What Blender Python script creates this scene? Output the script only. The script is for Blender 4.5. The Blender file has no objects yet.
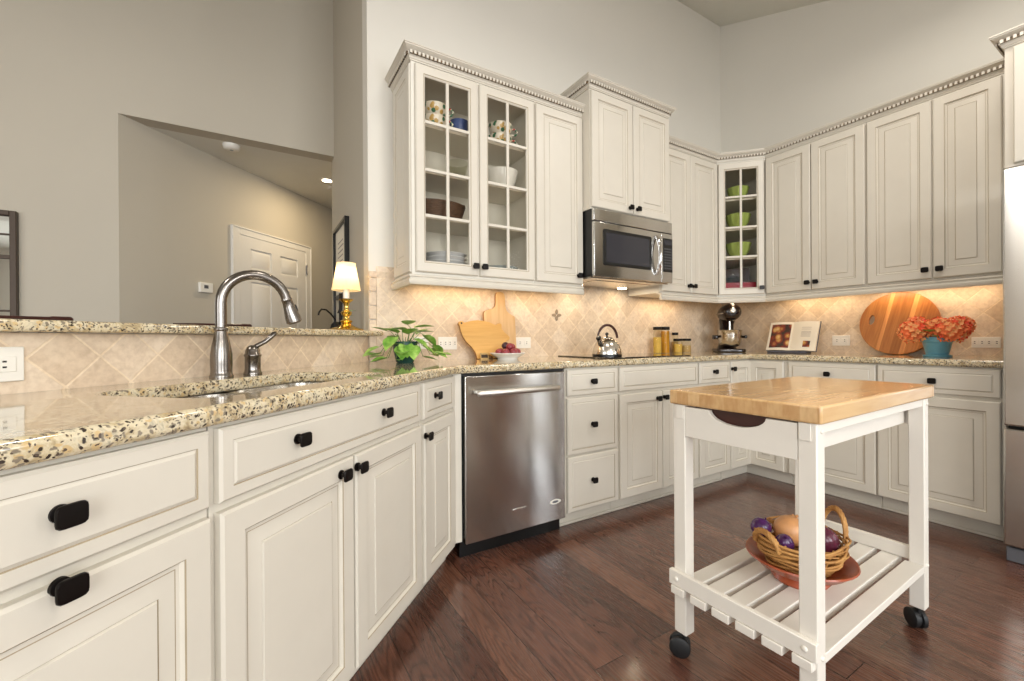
import bpy, bmesh, math, random
from mathutils import Vector, Matrix
random.seed(7)
SC = bpy.context.scene
COL = SC.collection
PI = math.pi

# ------------------------------------------------------------------ camera, world, lights, exposure
def make_camera():
    yaw, pit, rol = (math.radians(v) for v in (31.3, -0.0833, -0.3412))
    fw0 = Vector((math.sin(yaw), math.cos(yaw), 0)); rt0 = Vector((math.cos(yaw), -math.sin(yaw), 0)); up0 = Vector((0, 0, 1))
    fw = fw0*math.cos(pit) + up0*math.sin(pit); up1 = up0*math.cos(pit) - fw0*math.sin(pit)
    rt = rt0*math.cos(rol) + up1*math.sin(rol); up = up1*math.cos(rol) - rt0*math.sin(rol)
    cd = bpy.data.cameras.new('camera'); co = bpy.data.objects.new('camera', cd); COL.objects.link(co)
    m = Matrix((rt, up, -fw)).transposed().to_4x4(); m.translation = Vector((-3.8083, -2.4773, 1.033))
    co.matrix_world = m
    cd.sensor_width = 36; cd.lens = 429.4662/1024*36
    cd.shift_x = (512-515.451)/1024; cd.shift_y = (340.069-340.5)/1024
    cd.clip_start = 0.02
    SC.camera = co
make_camera()

W = bpy.data.worlds.new('world'); SC.world = W; W.use_nodes = True
bg = W.node_tree.nodes['Background']; bg.inputs[0].default_value = (0.75, 0.85, 1.0, 1); bg.inputs[1].default_value = 1.0

SC.view_settings.view_transform = 'Standard'; SC.view_settings.look = 'None'
SC.view_settings.gamma = 1; SC.view_settings.use_curve_mapping = False
SC.view_settings.exposure = -0.06

def area(name, loc, target, sx, sy, power, col=(1, 1, 1), spread=PI):
    l = bpy.data.lights.new(name, 'AREA'); l.shape = 'RECTANGLE'; l.size = sx; l.size_y = sy; l.energy = power; l.color = col; l.spread = spread
    o = bpy.data.objects.new(name, l); COL.objects.link(o); o.location = loc
    d = Vector(target) - Vector(loc); o.rotation_euler = d.to_track_quat('-Z', 'Y').to_euler()
    return o
DAY = (0.93, 0.97, 1.0); WARM = (1.0, 0.94, 0.86); TUNG = (1.0, 0.74, 0.46)
# daylight at the windows behind the photographer, then one fill added from the left
area('window_and_fill_daylight', (-4.65, -5.93, 1.75), (-4.4, 0, 1.6), 1.1, 1.6, 62, DAY)
area('window_and_fill_daylight', (-2.45, -5.93, 1.75), (-2.2, 0, 1.6), 1.3, 1.6, 92, DAY)
area('window_and_fill_daylight', (-5.9, -5.93, 1.6), (-5.9, 0, 1.4), 1.3, 1.7, 44, DAY)
area('window_and_fill_daylight', (-0.06, -4.45, 1.5), (-6, -4.45, 1.4), 0.5, 2.0, 22, DAY)
area('window_and_fill_daylight', (-8.03, -3.5, 1.7), (0, -2.6, 1.9), 2.0, 1.6, 60, DAY)  # unseen left-hand source added to brighten the right wall and cabinets
# recessed ceiling cans in the kitchen
def can(loc, power, col=WARM, r=0.09):
    l = bpy.data.lights.new('ceiling_can_light', 'AREA'); l.shape = 'DISK'; l.size = 2*r; l.energy = power; l.color = col
    o = bpy.data.objects.new('ceiling_can_light', l); COL.objects.link(o); o.location = loc
    return o
for p_ in ((-2.9, -1.75, 3.2), (-1.2, -1.9, 3.14), (-2.6, -4.3, 2.55)):
    can(p_, 15, r=.17)
can((-5.6, -1.2, 3.4), 26)
can((-4.5, -4.6, 2.55), 20)
# ------------------------------------------------------------------ helpers
def s2l(c):
    c /= 255.0
    return c/12.92 if c <= 0.04045 else ((c+0.055)/1.055)**2.4
def rgb(r, g, b): return (s2l(r), s2l(g), s2l(b), 1)

class MB:
    """collects shapes for ONE mesh"""
    def __init__(s): s.v = []; s.f = []; s.m = []; s.uv = {}
    def add(s, vs, fs, m=0):
        n = len(s.v); s.v += [tuple(v) for v in vs]
        for f in fs: s.f.append([n+i for i in f]); s.m.append(m)
        return n
    def box(s, x0, x1, y0, y1, z0, z1, m=0):
        s.add([(x0,y0,z0),(x1,y0,z0),(x1,y1,z0),(x0,y1,z0),(x0,y0,z1),(x1,y0,z1),(x1,y1,z1),(x0,y1,z1)],
              [(0,3,2,1),(4,5,6,7),(0,1,5,4),(1,2,6,5),(2,3,7,6),(3,0,4,7)], m); return s
    def prism(s, pts, z0, z1, m=0):
        n = len(pts)
        s.add([(x,y,z0) for x,y in pts]+[(x,y,z1) for x,y in pts],
              [tuple(range(n))[::-1], tuple(range(n,2*n))]+[(i,(i+1)%n,n+(i+1)%n,n+i) for i in range(n)], m); return s
    def prism_y(s, pts, y0, y1, m=0, me=None):      # outline in x,z extruded along y
        n = len(pts)
        s.add([(x,y0,z) for x,z in pts]+[(x,y1,z) for x,z in pts],
              [tuple(range(n)), tuple(range(n,2*n))[::-1]]+[(i,n+i,n+(i+1)%n,(i+1)%n) for i in range(n)], m)
        if me is not None: s.m[-n:] = [me]*n
        return s
    def loft(s, loops, mats=None, m=0, cap0=True, cap1=True, closed=False):
        k = len(loops[0]); base = len(s.v)
        for l in loops: s.v += [tuple(p) for p in l]
        L = len(loops)
        for j in range(L if closed else L-1):
            mm = mats[j] if mats else m
            a, b = base+j*k, base+((j+1) % L)*k
            for i in range(k):
                s.f.append([a+i, a+(i+1)%k, b+(i+1)%k, b+i]); s.m.append(mm)
        if not closed:
            if cap0: s.f.append([base+i for i in range(k)][::-1]); s.m.append(mats[0] if mats else m)
            if cap1: s.f.append([base+(L-1)*k+i for i in range(k)]); s.m.append(mats[-1] if mats else m)
        return s
    def lathe(s, prof, seg=24, c=(0,0,0), m=0, sx=1, sy=1, mats=None):
        loops = []
        for r, z in prof:
            loops.append([(c[0]+sx*r*math.cos(2*PI*i/seg), c[1]+sy*r*math.sin(2*PI*i/seg), c[2]+z) for i in range(seg)])
        return s.loft(loops, m=m, mats=mats)
    def tube(s, pts, r, seg=10, m=0, cap=True):
        pts = [Vector(p) for p in pts]; n = len(pts)
        rr = r if isinstance(r, (list, tuple)) else [r]*n
        t0 = (pts[1]-pts[0]).normalized()
        up = Vector((0,0,1)) if abs(t0.z) < .9 else Vector((1,0,0))
        nx = t0.cross(up).normalized(); loops = []
        for i in range(n):
            t = (pts[min(i+1,n-1)]-pts[max(i-1,0)])
            if t.length < 1e-9: t = t0
            t.normalize()
            nx = (nx - t*nx.dot(t))
            if nx.length < 1e-6: nx = t.orthogonal()
            nx.normalize(); ny = t.cross(nx)
            loops.append([pts[i]+(nx*math.cos(2*PI*k/seg)+ny*math.sin(2*PI*k/seg))*rr[i] for k in range(seg)])
        return s.loft(loops, m=m, cap0=cap, cap1=cap)
    def ring(s, pts, r, seg=8, m=0):       # closed tube
        pts = [Vector(p) for p in pts]; n = len(pts); loops = []
        nx = None
        for i in range(n):
            t = (pts[(i+1)%n]-pts[i-1]).normalized()
            if nx is None: nx = t.orthogonal().normalized()
            nx = (nx - t*nx.dot(t)).normalized(); ny = t.cross(nx)
            loops.append([pts[i]+(nx*math.cos(2*PI*k/seg)+ny*math.sin(2*PI*k/seg))*r for k in range(seg)])
        return s.loft(loops, m=m, closed=True)
    def ball(s, c, rx, ry=None, rz=None, m=0, seg=16, rings=10):
        ry = ry or rx; rz = rz or rx
        loops = []
        for j in range(rings+1):
            a = -PI/2 + PI*(j+.02)/(rings+.04); 
            loops.append([(c[0]+rx*math.cos(a)*math.cos(2*PI*i/seg), c[1]+ry*math.cos(a)*math.sin(2*PI*i/seg), c[2]+rz*math.sin(a)) for i in range(seg)])
        return s.loft(loops, m=m)
    def xf(s, mat, start=0):
        for i in range(start, len(s.v)): s.v[i] = tuple(mat @ Vector(s.v[i]))
        return s
    def build(s, name, mats, parent=None, loc=None, rot=None, bevel=0, seg=2, smooth=35, uvf=None):
        me = bpy.data.meshes.new(name); me.from_pydata(s.v, [], s.f)
        for mt in (mats if isinstance(mats, (list, tuple)) else [mats]): me.materials.append(mt)
        for p, mi in zip(me.polygons, s.m): p.material_index = mi
        bm = bmesh.new(); bm.from_mesh(me); bmesh.ops.recalc_face_normals(bm, faces=bm.faces); bm.to_mesh(me); bm.free()
        if smooth:
            for p in me.polygons: p.use_smooth = True
            me.set_sharp_from_angle(angle=math.radians(smooth))
        if uvf:
            ul = me.uv_layers.new(name='metric')
            for p in me.polygons:
                for li in p.loop_indices:
                    ul.data[li].uv = uvf(me.vertices[me.loops[li].vertex_index].co, p.normal)
        o = bpy.data.objects.new(name, me); COL.objects.link(o)
        if parent: o.parent = parent
        if loc: o.location = loc
        if rot is not None: o.rotation_euler = rot if isinstance(rot, (tuple, list)) else (0, 0, rot)
        if bevel:
            b = o.modifiers.new('bevel', 'BEVEL'); b.width = bevel; b.segments = seg; b.limit_method = 'ANGLE'; b.angle_limit = math.radians(40); b.harden_normals = False
        return o

def tag(o, label, cat, group=None, kind=None):
    o['label'] = label; o['category'] = cat
    if group: o['group'] = group
    if kind: o['kind'] = kind
    return o
def thing(name, label, cat, loc=(0,0,0), rz=0, group=None):
    o = bpy.data.objects.new(name, None); COL.objects.link(o); o.empty_display_size = .05
    o.location = loc; o.rotation_euler = (0, 0, rz)
    return tag(o, label, cat, group)
def struct(name, mb, mats, **k):
    o = mb.build(name, mats, **k); o['kind'] = 'structure'; return o

# ------------------------------------------------------------------ materials
class NT:
    def __init__(s, name):
        s.m = bpy.data.materials.new(name); s.m.use_nodes = True; s.t = s.m.node_tree; s.b = s.t.nodes['Principled BSDF']
    def n(s, typ, **k):
        nd = s.t.nodes.new(typ)
        for a, v in k.items():
            if a.startswith('i_'): nd.inputs[a[2:].replace('_', ' ')].default_value = v
            else: setattr(nd, a, v)
        return nd
    def l(s, a, b): s.t.links.new(a, b)
    def set(s, **k):
        for a, v in k.items(): s.b.inputs[a.replace('_', ' ')].default_value = v
        return s
def ramp(nt, fac, stops, interp='LINEAR'):
    r = nt.n('ShaderNodeValToRGB'); r.color_ramp.interpolation = interp
    e = r.color_ramp.elements
    while len(e) > 1: e.remove(e[-1])
    e[0].position = stops[0][0]; e[0].color = stops[0][1]
    for p, c in stops[1:]:
        x = e.new(p); x.color = c
    nt.l(fac, r.inputs[0]); return r.outputs[0]
def mix(nt, fac, a, b, mode='MIX'):
    x = nt.n('ShaderNodeMix', data_type='RGBA', blend_type=mode)
    for sock, v in ((x.inputs[0], fac), (x.inputs[6], a), (x.inputs[7], b)):
        if isinstance(v, (int, float, tuple)): sock.default_value = v
        else: nt.l(v, sock)
    return x.outputs[2]
def bump(nt, h, strength=.2, dist=.002):
    b = nt.n('ShaderNodeBump'); b.inputs['Strength'].default_value = strength; b.inputs['Distance'].default_value = dist
    nt.l(h, b.inputs['Height']); nt.l(b.outputs[0], nt.b.inputs['Normal'])
def mapping(nt, src='Object', scale=(1,1,1), rot=(0,0,0)):
    tc = nt.n('ShaderNodeTexCoord'); mp = nt.n('ShaderNodeMapping'); mp.inputs['Scale'].default_value = scale; mp.inputs['Rotation'].default_value = rot
    nt.l(tc.outputs[src], mp.inputs[0]); return mp.outputs[0]
def noise(nt, vec, scale, detail=4, rough=.55, dist=0):
    n = nt.n('ShaderNodeTexNoise'); n.inputs['Scale'].default_value = scale; n.inputs['Detail'].default_value = detail
    n.inputs['Roughness'].default_value = rough; n.inputs['Distortion'].default_value = dist
    nt.l(vec, n.inputs['Vector']); return n
def plain(name, col, rough=.5, metal=0, var=.04, vscale=9, **k):
    nt = NT(name); v = mapping(nt); n = noise(nt, v, vscale, 3)
    c2 = tuple(min(1, x*(1+var)) for x in col[:3])+(1,); c1 = tuple(x*(1-var) for x in col[:3])+(1,)
    nt.l(ramp(nt, n.outputs['Fac'], [(.3, c1), (.7, c2)]), nt.b.inputs['Base Color'])
    nt.set(Roughness=rough, Metallic=metal, **k); return nt.m

M = {}
M['paint'] = plain('cabinet_cream_paint', rgb(212, 205, 191), .38, var=.015)
M['glaze'] = plain('cabinet_glaze_line', rgb(162, 146, 120), .5, var=.1)
M['darkglaze'] = plain('dentil_dark_glaze', rgb(104, 86, 64), .6, var=.1)  # darker brown glaze settled in the gaps between the dentils
M['inside'] = plain('cabinet_interior', rgb(226, 221, 209), .5, var=.02)
M['knob'] = plain('oil_rubbed_black', rgb(22, 17, 15), .32, .6)
M['wall'] = plain('wall_paint', rgb(226, 221, 210), .75, var=.012, vscale=1.5)
M['wall2'] = plain('dining_wall_paint', rgb(192, 184, 168), .75, var=.012, vscale=1.5)
M['ceil'] = plain('ceiling_paint', rgb(226, 224, 214), .85, var=.01)
M['white'] = plain('white_trim_paint', rgb(225, 221, 213), .4, var=.01)
M['plastic'] = plain('white_plastic', rgb(236, 232, 222), .35, var=.01)
M['slot'] = plain('dark_slot', rgb(40, 36, 32), .5)
M['black'] = plain('black_plastic', rgb(9, 9, 9), .35)
M['rubber'] = plain('black_rubber', rgb(18, 18, 19), .55)
M['cartw'] = plain('cart_white_paint', rgb(228, 222, 211), .4, var=.015)
M['iron'] = plain('black_iron', rgb(20, 19, 18), .45, .5)
M['stoolwood'] = plain('dark_cherry_wood', rgb(60, 24, 18), .3, var=.2)
M['porcelain'] = plain('white_porcelain', rgb(232, 230, 224), .2, var=.01)
M['brass'] = plain('polished_brass', rgb(226, 190, 104), .18, 1.0)
M['terracotta'] = plain('terracotta_glazed', rgb(160, 74, 40), .3, var=.15, vscale=25)
M['teal'] = plain('teal_ceramic', rgb(104, 164, 184), .3, var=.08, vscale=30)
M['greenbowl'] = plain('green_ceramic', rgb(172, 192, 104), .25, var=.06)
M['greenpot'] = plain('dark_green_ceramic', rgb(42, 78, 70), .25, var=.08)
M['bluecup'] = plain('blue_ceramic', rgb(70, 88, 140), .3)
M['red'] = plain('magenta_card', rgb(158, 22, 50), .5)
M['greyware'] = plain('grey_stoneware', rgb(150, 158, 158), .3)
M['blueplate'] = plain('pale_blue_stoneware', rgb(226, 228, 231), .3)
M['gold'] = plain('mustard_book_edge', rgb(80, 82, 95), .5)
M['paper'] = plain('book_paper', rgb(238, 230, 212), .7, var=.02)
M['ink'] = plain('grey_print', rgb(170, 160, 150), .7)
M['hood_lens'] = None

def steel(name, col, rough, aniso=0.0, rot=0.0, streak=(1, 1, 90)):
    nt = NT(name); v = mapping(nt, scale=streak); n = noise(nt, v, 6, 2)
    nt.l(ramp(nt, n.outputs['Fac'], [(.25, tuple(c*.94 for c in col[:3])+(1,)), (.75, col)]), nt.b.inputs['Base Color'])
    nt.set(Metallic=1.0, Roughness=rough)
    if aniso:
        nt.set(Anisotropic=aniso, Anisotropic_Rotation=rot)
        tg = nt.n('ShaderNodeTangent'); tg.direction_type = 'RADIAL'; tg.axis = 'Z'; nt.l(tg.outputs[0], nt.b.inputs['Tangent'])
    return nt.m
M['steel'] = steel('brushed_stainless', rgb(202, 200, 197), .17, 1.0, 0.25, (1, 1, 60))
M['steel2'] = steel('satin_stainless', rgb(212, 206, 196), .22)
M['satin'] = steel('satin_handle', rgb(222, 218, 210), .42)
M['chrome'] = steel('chrome', rgb(225, 224, 222), .08)
M['nickel'] = steel('brushed_nickel', rgb(134, 128, 122), .24, 0, 0, (40, 40, 1))

def glass_mat(name, tint=(1, 1, 1, 1), refl=.06, rough=.02):
    nt = NT(name); out = nt.t.nodes['Material Output']
    tr = nt.n('ShaderNodeBsdfTransparent'); tr.inputs[0].default_value = tint
    gl = nt.n('ShaderNodeBsdfGlossy'); gl.inputs['Roughness'].default_value = rough
    fr = nt.n('ShaderNodeLayerWeight'); fr.inputs[0].default_value = refl+.15
    mth = nt.n('ShaderNodeMath', operation='MULTIPLY_ADD'); nt.l(fr.outputs['Fresnel'], mth.inputs[0]); mth.inputs[1].default_value = .05; mth.inputs[2].default_value = .002
    mx = nt.n('ShaderNodeMixShader'); nt.l(mth.outputs[0], mx.inputs[0]); nt.l(tr.outputs[0], mx.inputs[1]); nt.l(gl.outputs[0], mx.inputs[2])
    nt.l(mx.outputs[0], out.inputs[0]); return nt.m
M['glass'] = glass_mat('clear_glass', (.95, .94, .915, 1))
M['jarglass'] = glass_mat('jar_glass', (.93, .93, .88, 1), .1)
def emit(name, col, strength):
    nt = NT(name); nt.set(Base_Color=col, Emission_Color=col, Emission_Strength=strength); return nt.m
M['lamp_on'] = emit('lit_lens', (1, .86, .62, 1), 14)
def shade_mat():
    nt = NT('pleated_cream_lampshade'); nt.set(Base_Color=rgb(250, 236, 205), Roughness=.8, Transmission_Weight=0)
    out = nt.t.nodes['Material Output']; tl = nt.n('ShaderNodeBsdfTranslucent'); tl.inputs[0].default_value = rgb(255, 236, 200)
    mx = nt.n('ShaderNodeMixShader'); mx.inputs[0].default_value = .6; nt.l(nt.b.outputs[0], mx.inputs[1]); nt.l(tl.outputs[0], mx.inputs[2]); nt.l(mx.outputs[0], out.inputs[0])
    return nt.m
M['shade'] = shade_mat()

def granite():
    nt = NT('cream_speckled_granite'); v0 = mapping(nt)
    dn = noise(nt, v0, 40, 3, .6); v = nt.n('ShaderNodeMix', data_type='VECTOR'); v.inputs[0].default_value = .022
    nt.l(v0, v.inputs[4]); nt.l(dn.outputs['Color'], v.inputs[5]); vv = v.outputs[1]
    n1 = noise(nt, v0, 30, 5, .7, .6)
    c = ramp(nt, n1.outputs['Fac'], [(.30, rgb(146, 130, 104)), (.40, rgb(182, 162, 124)), (.48, rgb(206, 190, 156)), (.56, rgb(220, 207, 176)), (.64, rgb(190, 179, 154)), (.74, rgb(156, 148, 130))])
    def spots(scale, chance, size, col, c, ch):
        vo = nt.n('ShaderNodeTexVoronoi'); vo.inputs['Scale'].default_value = scale; nt.l(vv, vo.inputs['Vector'])
        sp = nt.n('ShaderNodeSeparateColor'); nt.l(vo.outputs['Color'], sp.inputs[0])
        a = nt.n('ShaderNodeMath', operation='LESS_THAN'); nt.l(sp.outputs[ch], a.inputs[0]); a.inputs[1].default_value = chance
        d = ramp(nt, vo.outputs['Distance'], [(size*.7, (1, 1, 1, 1)), (size, (0, 0, 0, 1))])
        f = nt.n('ShaderNodeMath', operation='MULTIPLY'); nt.l(a.outputs[0], f.inputs[0]); nt.l(d, f.inputs[1])
        return mix(nt, f.outputs[0], c, col)
    c = spots(95, .26, .55, rgb(206, 178, 130), c, 0)
    c = spots(120, .36, .52, rgb(138, 126, 108), c, 1)
    c = spots(140, .25, .52, rgb(60, 50, 43), c, 2)
    c = spots(260, .20, .55, rgb(92, 79, 68), c, 0)
    nt.l(c, nt.b.inputs['Base Color']); nt.set(Roughness=.08, Coat_Weight=.6, Coat_Roughness=.04); return nt.m
M['granite'] = granite()

def tile():
    nt = NT('tumbled_travertine_tile'); tc = nt.n('ShaderNodeTexCoord'); uv = tc.outputs['UV']
    b = nt.n('ShaderNodeTexBrick'); b.offset = 0; b.squash = 1; b.inputs['Scale'].default_value = 1
    b.inputs['Brick Width'].default_value = .106; b.inputs['Row Height'].default_value = .106; b.inputs['Mortar Size'].default_value = .0032; b.inputs['Mortar Smooth'].default_value = .4
    b.inputs['Color1'].default_value = rgb(222, 210, 194); b.inputs['Color2'].default_value = rgb(205, 189, 169); b.inputs['Mortar'].default_value = rgb(226, 212, 190)
    nt.l(uv, b.inputs['Vector'])
    ob = mapping(nt); n1 = noise(nt, ob, 14, 6, .65, .6); n2 = noise(nt, ob, 60, 4, .6)
    c = mix(nt, .55, b.outputs['Color'], ramp(nt, n1.outputs['Fac'], [(.32, rgb(198, 180, 160)), (.5, rgb(228, 215, 197)), (.7, rgb(236, 227, 212))]), 'MULTIPLY')
    c = mix(nt, .25, c, ramp(nt, n2.outputs['Fac'], [(.3, rgb(170, 146, 120)), (.6, (1, 1, 1, 1))]), 'MULTIPLY')
    hsv = nt.n('ShaderNodeHueSaturation'); hsv.inputs['Value'].default_value = 1.27; nt.l(c, hsv.inputs['Color'])
    nt.l(hsv.outputs[0], nt.b.inputs['Base Color']); nt.set(Roughness=.5)
    inv = nt.n('ShaderNodeMath', operation='SUBTRACT'); inv.inputs[0].default_value = 1; nt.l(b.outputs['Fac'], inv.inputs[1])
    bump(nt, inv.outputs[0], .35, .003); return nt.m
M['tile'] = tile()

def floor_mat():
    nt = NT('dark_handscraped_hickory'); tc = nt.n('ShaderNodeTexCoord'); uv = tc.outputs['UV']
    b = nt.n('ShaderNodeTexBrick'); b.offset = .37; b.offset_frequency = 2; b.squash = 1; b.inputs['Scale'].default_value = 1
    b.inputs['Brick Width'].default_value = 1.15; b.inputs['Row Height'].default_value = .125; b.inputs['Mortar Size'].default_value = .0014; b.inputs['Mortar Smooth'].default_value = .1
    b.inputs['Color1'].default_value = (0, 0, 0, 1); b.inputs['Color2'].default_value = (1, 1, 1, 1); b.inputs['Mortar'].default_value = (.5, .5, .5, 1); b.inputs['Bias'].default_value = 0
    nt.l(uv, b.inputs['Vector'])
    # each plank shifts the grain pattern
    sh = nt.n('ShaderNodeVectorMath', operation='MULTIPLY_ADD'); nt.l(b.outputs['Color'], sh.inputs[0]); sh.inputs[1].default_value = (7.3, 3.1, 0); nt.l(uv, sh.inputs[2])
    m1 = nt.n('ShaderNodeMapping'); m1.inputs['Scale'].default_value = (1.3, 9, 1); nt.l(sh.outputs[0], m1.inputs[0])
    base = noise(nt, m1.outputs[0], 1.2, 1.5, .45, .35)
    mul = nt.n('ShaderNodeMath', operation='MULTIPLY'); nt.l(base.outputs['Fac'], mul.inputs[0]); mul.inputs[1].default_value = 17
    frc = nt.n('ShaderNodeMath', operation='PINGPONG'); nt.l(mul.outputs[0], frc.inputs[0]); frc.inputs[1].default_value = .5   # contour lines: cathedral grain
    m2 = nt.n('ShaderNodeMapping'); m2.inputs['Scale'].default_value = (6, 140, 1); nt.l(sh.outputs[0], m2.inputs[0])
    fine = noise(nt, m2.outputs[0], 1, 4, .6)
    grain = ramp(nt, frc.outputs[0], [(0, (.28, .24, .22, 1)), (.14, (.5, .46, .44, 1)), (.30, (1, 1, 1, 1))])
    plank = ramp(nt, b.outputs['Color'], [(0, rgb(92, 58, 46)), (.35, rgb(116, 76, 60)), (.7, rgb(100, 66, 53)), (1, rgb(134, 92, 72))])
    c = mix(nt, .62, plank, grain, 'MULTIPLY')
    c = mix(nt, .75, c, ramp(nt, fine.outputs['Fac'], [(.3, (.5, .5, .5, 1)), (.65, (1.1, 1.07, 1.05, 1))]), 'MULTIPLY')
    c = mix(nt, b.outputs['Fac'], c, rgb(24, 12, 9))
    nt.l(c, nt.b.inputs['Base Color']); nt.set(Roughness=.22, Coat_Weight=.5, Coat_Roughness=.13)
    rr = ramp(nt, fine.outputs['Fac'], [(.3, (.34, .34, .34, 1)), (.7, (.20, .20, .20, 1))]); nt.l(rr, nt.b.inputs['Roughness'])
    wav = noise(nt, m1.outputs[0], 3.5, 3)
    hh = mix(nt, .5, wav.outputs['Fac'], grain); hh2 = mix(nt, b.outputs['Fac'], hh, (0, 0, 0, 1))
    bump(nt, hh2, .16, .003); return nt.m
M['floor'] = floor_mat()

def wood(name, c1, c2, scale=(3, 60, 60), rough=.42, stripes=None, axis=0):
    nt = NT(name); v = mapping(nt, scale=scale); n = noise(nt, v, 1, 4, .6, .4)
    c = ramp(nt, n.outputs['Fac'], [(.28, c1), (.72, c2)])
    if stripes:
        tc = nt.n('ShaderNodeTexCoord'); sp = nt.n('ShaderNodeSeparateXYZ'); nt.l(tc.outputs['Object'], sp.inputs[0])
        mr = nt.n('ShaderNodeMapRange'); mr.inputs[1].default_value = -.25; mr.inputs[2].default_value = .25; nt.l(sp.outputs[axis], mr.inputs[0])
        st = ramp(nt, mr.outputs[0], stripes, 'CONSTANT'); c = mix(nt, 1.0, c, st, 'MULTIPLY')
    nt.l(c, nt.b.inputs['Base Color']); nt.set(Roughness=rough); return nt.m
def butcher():
    nt = NT('maple_butcher_block'); v = mapping(nt)
    b = nt.n('ShaderNodeTexBrick'); b.offset = .43; b.inputs['Scale'].default_value = 1; b.inputs['Brick Width'].default_value = .42; b.inputs['Row Height'].default_value = .04; b.inputs['Mortar Size'].default_value = .0004
    b.inputs['Color1'].default_value = rgb(220, 184, 134); b.inputs['Color2'].default_value = rgb(206, 166, 114); b.inputs['Mortar'].default_value = rgb(200, 158, 106)
    nt.l(v, b.inputs['Vector'])
    g = nt.n('ShaderNodeMapping'); g.inputs['Scale'].default_value = (4, 70, 30); nt.l(v, g.inputs[0]); n = noise(nt, g.outputs[0], 1, 4)
    c = mix(nt, .5, b.outputs['Color'], ramp(nt, n.outputs['Fac'], [(.3, rgb(215, 190, 160)), (.65, (1, 1, 1, 1))]), 'MULTIPLY')
    nt.l(c, nt.b.inputs['Base Color']); nt.set(Roughness=.2, Coat_Weight=.35, Coat_Roughness=.07); return nt.m
M['butcher'] = butcher()
M['pigwood'] = wood('pale_maple', rgb(208, 156, 82), rgb(226, 180, 106), (4, 30, 50))
M['paddlewood'] = wood('honey_maple', rgb(208, 166, 112), rgb(226, 190, 140), (50, 30, 4))
M['edgewood'] = wood('darkened_board_edge', rgb(140, 92, 44), rgb(170, 118, 62), (30, 30, 30))
T1 = (1, 1, 1, 1); LT = (2.2, 2.6, 3.2, 1)
M['roundwood'] = wood('striped_acacia', rgb(160, 98, 50), rgb(206, 142, 80), (40, 40, 3), .35,
    [(0, T1), (.34, (1.5, 1.65, 1.9, 1)), (.385, T1), (.50, (.8, .75, .7, 1)), (.60, (1.5, 1.65, 1.9, 1)), (.65, (1.05, 1, .95, 1)), (.78, (.8, .72, .66, 1))], 0)
M['wicker'] = wood('willow_vine', rgb(150, 98, 44), rgb(200, 150, 84), (30, 30, 30), .6)
M['darkwicker'] = wood('dark_brown_wicker', rgb(64, 44, 32), rgb(104, 76, 54), (40, 40, 90), .6)
def leafmat():
    nt = NT('pothos_leaf'); v = mapping(nt); n = noise(nt, v, 28, 3)
    nt.l(ramp(nt, n.outputs['Fac'], [(.3, rgb(92, 146, 50)), (.55, rgb(150, 194, 86)), (.75, rgb(200, 222, 136))]), nt.b.inputs['Base Color']); nt.set(Roughness=.35); return nt.m
M['leaf'] = leafmat()
M['stem'] = plain('green_stem', rgb(96, 120, 52), .5)
M['soil'] = plain('potting_soil', rgb(40, 30, 24), .9, var=.3, vscale=80)
M['pet1'] = plain('coral_petal', rgb(255, 128, 74), .6, var=.15, vscale=60)
M['pet2'] = plain('orange_petal', rgb(255, 168, 104), .6, var=.15, vscale=60)
M['pet3'] = plain('red_petal', rgb(240, 84, 50), .6, var=.15, vscale=60)
M['redonion'] = plain('red_onion_skin', rgb(96, 34, 56), .25, var=.3, vscale=30)
M['purple'] = plain('purple_onion_skin', rgb(72, 32, 82), .2, var=.35, vscale=30)
M['onion'] = plain('yellow_onion_skin', rgb(206, 148, 96), .4, var=.12, vscale=30)
M['plum'] = plain('plum_skin', rgb(140, 50, 58), .3, var=.25, vscale=50)
M['darkplum'] = plain('dark_plum_skin', rgb(58, 26, 40), .3, var=.25, vscale=50)
M['oil'] = plain('amber_oil', rgb(196, 138, 40), .15, var=.1)
M['spice'] = plain('yellow_spice', rgb(206, 170, 80), .7, var=.2, vscale=120)
M['herb'] = plain('tan_spice', rgb(186, 154, 100), .7, var=.2, vscale=120)
M['cooktop'] = plain('black_ceramic_glass', rgb(16, 12, 11), .06, var=.02, Coat_Weight=.5)
M['mwglass'] = plain('dark_oven_glass', rgb(52, 52, 58), .12, var=.02)
M['keys'] = plain('grey_keypad', rgb(92, 92, 96), .4)
M['mirrorg'] = plain('mirror_glass', rgb(205, 205, 200), .03, 1.0, var=0)
M['bronze'] = plain('dark_bronze_frame', rgb(74, 62, 52), .4, .5)
M['mixerblk'] = plain('gloss_black_enamel', rgb(26, 14, 12), .22, .0, Coat_Weight=.4)
M['floral'] = None
def floral():
    nt = NT('floral_painted_ceramic'); v = mapping(nt)
    vo = nt.n('ShaderNodeTexVoronoi'); vo.inputs['Scale'].default_value = 42; nt.l(v, vo.inputs['Vector'])
    sp = nt.n('ShaderNodeSeparateColor'); nt.l(vo.outputs['Color'], sp.inputs[0])
    col = ramp(nt, sp.outputs[0], [(0, rgb(60, 110, 80)), (.3, rgb(178, 72, 60)), (.45, rgb(230, 222, 205)), (.8, rgb(196, 160, 90))], 'CONSTANT')
    msk = ramp(nt, vo.outputs['Distance'], [(.45, (1, 1, 1, 1)), (.6, (0, 0, 0, 1))])
    nt.l(mix(nt, msk, rgb(232, 224, 208), col), nt.b.inputs['Base Color']); nt.set(Roughness=.25); return nt.m
M['floral'] = floral()
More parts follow.
